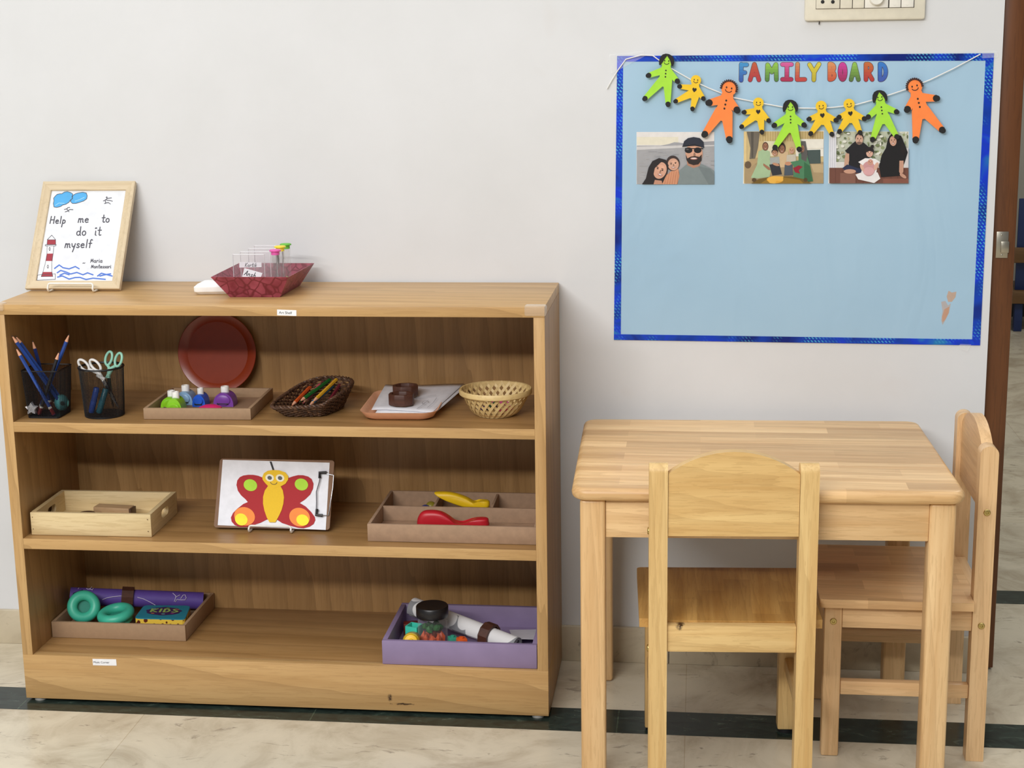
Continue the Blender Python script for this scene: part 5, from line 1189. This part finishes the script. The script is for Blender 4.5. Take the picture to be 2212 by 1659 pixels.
for q in ([(380, 145), (410, 175), (400, 185), (430, 150), (425, 135)], [(480, 150), (505, 180), (520, 190), (550, 190), (572, 160), (560, 140), (535, 155), (545, 185), (580, 200), (590, 180), (575, 130)], [(705, 322), (760, 300), (840, 285), (920, 277), (980, 276)], [(1145, 292), (1220, 312), (1300, 350), (1370, 390)], [(1590, 240), (1630, 275), (1620, 320), (1610, 345), (1625, 350), (1640, 320), (1700, 325), (1745, 325), (1760, 300), (1745, 260), (1720, 265), (1690, 310)], [(1630, 290), (1680, 262)]):
    onroll(None, 0, .0195, [[m8(*p) for p in q]], .0007, 'chalk_mark', o, None, M, flat(216, 206, 232, .6))
u = (at(283, 1290, 'y', -.07).x-ma.x)/(mbb.x-ma.x); rc = ma.lerp(mbb, u); Mr = frame(rc, mbb-ma)
tag(obj('napkin_ring', MB().lathe([(.0200, -.012), (.0238, -.012), (.0238, .012), (.0200, .012), (.0200, -.012)], Mr, 10, False), WAL, None, 30), 'dark wooden ring holding the rolled purple mat', 'napkin ring', 'wooden napkin rings')
# turquoise headphones with a dark blue band
TEAL = flat(64, 178, 150, .4); TEAD = flat(40, 130, 112, .6); NVY = flat(26, 36, 74, .5)
e1 = at(181, 1310, 'y', -.170); e2 = at(250, 1326, 'y', -.166)
hp_ = thing('headphones', ((e1.x+e2.x)/2, -.168, tf), 'turquoise padded headphones lying in the brown tray, bottom shelf', 'headphones')
n1 = Vector((.42, -.80, .40)).normalized(); e2.z = max(e2.z, tf+.0275); n2 = Vector((-.10, -.14, 1)).normalized()
for e, n, R_, r_, dk_ in ((e1, n1, .0228, .0105, .010), (e2, n2, .0275, .0105, .0165)):
    Mf = frame(e, n); cu = obj('ear_cushion', MB().torus(R_, r_, Mf, 48, 16), TEAL, hp_)
    obj('mesh_disc', MB().lathe([(R_-.004, -.0045), (.001, -.0040)], Mf, 36), TEAD, cu)
    obj('ear_cup', MB().lathe([(.002, -dk_-.005), (R_*.8, -dk_-.0035), (R_+.004, -dk_), (R_+.0052, -.0065), (R_-.002, -.006)], Mf, 40), TEAL, hp_)
mb = MB()
for i in range(26):
    a = radians(190+i*7); q = frame(e2, n2) @ Vector((.0325*cos(a), .0325*sin(a), -.0085)); mb.ball(q, .0017, n=8)
obj('stitching', mb, TEAL, hp_)
bp = [e1+Vector((-.012, .016, -.02)), e1+Vector((-.028, .014, -.012)), e1+Vector((-.030, .012, .004)), e1+Vector((-.026, .020, .018)), e1+Vector((-.010, .028, .022))]
bp = [Vector((max(p.x, .0375), p.y, max(p.z, tf+.006))) for p in bp]
obj('headband', MB().tube(bp, .0055, 10, flat=.6), NVY, hp_)
# flat tin box
kq = [at(311, 1307, 'z', .1358), at(412, 1308, 'z', .1358), at(399, 1338, 'z', .1358), at(290, 1335, 'z', .1358)]
kx = thing('card_box', ((kq[0].x+kq[2].x)/2, (kq[0].y+kq[2].y)/2, tf), 'flat teal box with purple emblem and spotted yellow sides, bottom shelf', 'box')
def rq(q, zz_, k=1.0, r=.12):
    c = sum(q, Vector())/4; out = []
    for i in range(4):
        p, a, b = q[i], q[i-1], q[(i+1) % 4]
        for t_ in (0, .33, .67, 1):
            w1 = (1-t_)**2*r; w2 = t_**2*r; m_ = p+(a-p)*w1+(b-p)*w2; out.append(m_)
    return [Vector((c.x+(p.x-c.x)*k, c.y+(p.y-c.y)*k, zz_)) for p in out]
def leop():
    t = NT('spotted_yellow_card'); vo = t.n('ShaderNodeTexVoronoi'); vo.inputs['Scale'].default_value = 105; t.l(t.coord((1, 1, .8)), vo.inputs['Vector'])
    return t.set(t.ramp(vo.outputs['Distance'], [(.36, rgb(96, 36, 22)), (.42, rgb(236, 198, 72))]), .45)
mb = MB(); mb.skin([mb.ring(rq(kq, tf+.0003)), mb.ring(rq(kq, .1340))]); obj('side', mb, leop(), kx, 30)
mb = MB(); mb.skin([mb.ring(rq(kq, .1341)), mb.ring(rq(kq, .1352)), mb.ring(rq(kq, .1358, .985))]); lid = obj('lid', mb, flat(32, 128, 150, .4), kx, 30)
cc_ = sum(kq, Vector())/4; U_ = (kq[1]-kq[0]+kq[2]-kq[3])/2; V_ = (kq[0]-kq[3]+kq[1]-kq[2])/2
A = Art(Vector((cc_.x, cc_.y, .1359)), U_, V_)
A.poly([(.36*cos(a)*(1+.05*sin(9*a)), .05+.30*sin(a)*(1+.05*cos(8*a))) for a in [2*pi*i/48 for i in range(48)]], (62, 34, 84), 1)
x = -.27
for ch in 'KIDS':
    ch2 = 'J' if ch == 'I' else ch
    st, w_ = GLY[ch2]
    for g in st: A.line([(x+a*.24, -.02+b*.24) for a, b in g], .045, (150, 184, 92), 2)
    x += (w_+.2)*.24
for (a, b, c_) in ((-.2, -.12, (190, 120, 70)), (.02, -.16, (110, 180, 170)), (.2, -.1, (150, 70, 130)), (.05, .28, (120, 150, 70)), (.25, .2, (180, 90, 90)), (-.22, .22, (110, 170, 170))): A.ell(a, b, .04, .03, c_, 2, 10)
A.done('emblem', lid, .4)
# purple painted tray at the right
def plum(axis): return flat(138, 121, 155, .55, .06, 25)
tray('painted_tray', .7240, 1.0245, -.2955, -.083, z, .1462, .0095, plum, 'lilac painted wooden tray at the right end of the bottom shelf', 0, base=.005)
tf = z+.0053
def leafcloth():
    t = NT('white_cloth_grey_leaves'); vo = t.n('ShaderNodeTexVoronoi'); vo.inputs['Scale'].default_value = 24; t.l(t.coord((1, 1, 1), (.3, .1, .2)), vo.inputs['Vector'])
    nz = t.noise(t.coord(), 20, 2)
    f = t.ramp(t.math('ADD', vo.outputs['Distance'], t.math('MULTIPLY', nz, .35)), [(.755, (0, 0, 0, 1)), (.775, (1, 1, 1, 1))])
    return t.set(t.mix(f, rgb(224, 222, 222), rgb(138, 138, 142)), .8)
ra, rb = at(893, 1313, 'y', -.119), at(1118, 1392, 'y', -.235); ra.z = max(ra.z, .150); 
rb = Vector((min(rb.x, .985), -.2400, tf+.0185))
o, M, L = roll(ra, rb, .0215, leafcloth(), 'rolled_cloth', 'white cloth roll with grey leaf shapes lying across the lilac tray', 'cloth', .0035, 1.0, 2.3, .82)
u = .735; rc = ra.lerp(rb, u); Mr = frame(rc, rb-ra)
tag(obj('napkin_ring', MB().lathe([(.0200, -.0105), (.0252, -.0105), (.0252, .0105), (.0200, .0105), (.0200, -.0105)], Mr @ Matrix.Rotation(.2, 4, 'Z'), 10, False), WAL, None, 30), 'dark wooden ring around the white cloth roll', 'napkin ring', 'wooden napkin rings')
mb = MB(); q = [Vector((.968, -.205, tf+.0185)), Vector((1.011, -.205, tf+.0185)), Vector((1.012, -.110, tf+.003)), Vector((.950, -.118, tf+.003))]
mb.skin([mb.ring(q), mb.ring([p+Z*.0004 for p in q])]); tag(obj('paper_sheet', mb, flat(206, 204, 208, .6), None, 0), 'white paper behind the cloth roll in the lilac tray', 'paper')
# jar of beads with black lid
jc = Vector((at(935, 1330, 'y', -.222).x-.001, -.222, tf)); M = Matrix.Translation(jc)
jr = thing('plastic_jar', jc, 'clear jar with black screw lid and green and orange pieces, lilac tray', 'jar')
JG = clear('jar_plastic', (.97, .97, .97, 1), .2, .08, .02)
lz = at(935, 1303, 'y', -.222).z-tf
lz -= .004
obj('body', MB().lathe([(.022, .0004), (.0275, .002), (.029, .006), (.029, lz-.032), (.0265, lz-.026), (.0255, lz-.020), (.0255, lz-.004)], M, 40, False), JG, jr)
obj('lid', MB().lathe([(.0312, lz-.0215), (.0318, lz-.020), (.0318, lz-.002), (.0302, lz), (.027, lz-.0006), (.002, lz-.0006)], M, 48), flat(24, 22, 24, .35), jr)
rn = random.Random(4); OR_, GR_ = flat(190, 74, 26, .5), flat(34, 96, 40, .6)
def lump(c, s_, m_, nm, label, group, seed, zs_=1):
    mb = MB(); R2 = random.Random(seed); t = bmesh.new(); bmesh.ops.create_icosphere(t, subdivisions=1, radius=s_)
    for v in t.verts: v.co *= R2.uniform(.72, 1.15); v.co.z *= zs_
    mb.merge(t, Matrix.Translation(c)); tag(obj(nm, mb, m_, None, 0), label, 'bead', group)
for k in range(9):
    a = k*.75+pi*1.05; rr = .0175 if k < 8 else .002; lump(jc+Vector((rr*cos(a), rr*sin(a), .0195+(k % 2)*.002)), .0080, OR_, 'craft_bead', 'orange craft bead low inside the black-lidded jar', 'orange beads in the jar', 20+k, 2.1)
for k in range(7):
    a = k*1.05+pi*1.4; rr = .0150 if k < 6 else 0; lump(jc+Vector((rr*cos(a), rr*sin(a), .0440+(k % 2)*.003)), .0082, GR_, 'craft_bead', 'green craft bead above the orange ones inside the jar', 'green beads in the jar', 40+k)
# small things round the jar
b0 = at(886, 1370, 'y', -.272); c = Vector((b0.x+.001, -.2735, tf+.0345)); d = Vector((-.10, .88, -.30)); M = frame(c, d)
t = thing('toy_bottle', (c.x, c.y, tf), 'yellow plastic bottle lying in the left corner of the lilac tray', 'bottle')
obj('body', MB().lathe([(.011, .004), (.0158, .007), (.0168, .012), (.0168, .055), (.013, .059), (.003, .060)], M, 32), flat(186, 156, 44, .3), t)
obj('cap', MB().lathe([(.0042, -.0068), (.0056, -.0052), (.0056, -.001), (.0120, -.0005), (.0138, .002), (.0138, .0062)], M, 32), flat(240, 190, 20, .35), t)
b0 = at(892, 1345, 'y', -.205); c = Vector((b0.x+.001, -.200, tf)); M = rotz(c, -18) ; t = thing('toy_block', c, 'turquoise open-topped toy block behind the yellow bottle', 'toy block', 'turquoise and orange toy blocks in the lilac tray')
TQ = flat(66, 200, 176, .4)
mb = MB()
for a_, b_ in (((-.013, -.013, .0), (.013, -.0105, .040)), ((-.013, .0105, 0), (.013, .013, .040)), ((-.013, -.0103, 0), (-.0105, .0103, .040)), ((.0105, -.0103, 0), (.013, .0103, .040)), ((-.0103, -.0103, 0), (.0103, .0103, .003))): mb.box(c+Vector(a_), c+Vector(b_), .0004, M)
obj('shell', mb, TQ, t, 30)
for px, y, cc, lab, s_ in ((978, -.262, (48, 140, 116), 'dull green toy block right of the jar', .0085), (997, -.268, (206, 84, 30), 'orange toy block right of the jar, by the front wall', .0095)):
    q = at(px, 1385, 'y', y); c = Vector((q.x, y, tf)); mb = MB().box(c+Vector((-s_, -s_, .0003)), c+Vector((s_, s_, .0420)), .0015, rotz(c, 25)); mb.lathe([(s_*.5, .0420), (s_*.5, .0445), (s_*.4, .0450)], Matrix.Translation(c), 16)
    tag(obj('toy_block', mb, flat(*cc, .45)), lab, 'toy block', 'turquoise and orange toy blocks in the lilac tray')
c = Vector((at(888, 1330, 'y', -.150).x, -.150, tf)); mb = MB().box(c+Vector((-.016, -.010, .0003)), c+Vector((.014, .010, .026)), .002, rotz(c, 12)); tag(obj('toy_block', mb, flat(104, 34, 24, .5)), 'dark red toy block at the back left of the lilac tray', 'toy block', 'turquoise and orange toy blocks in the lilac tray')
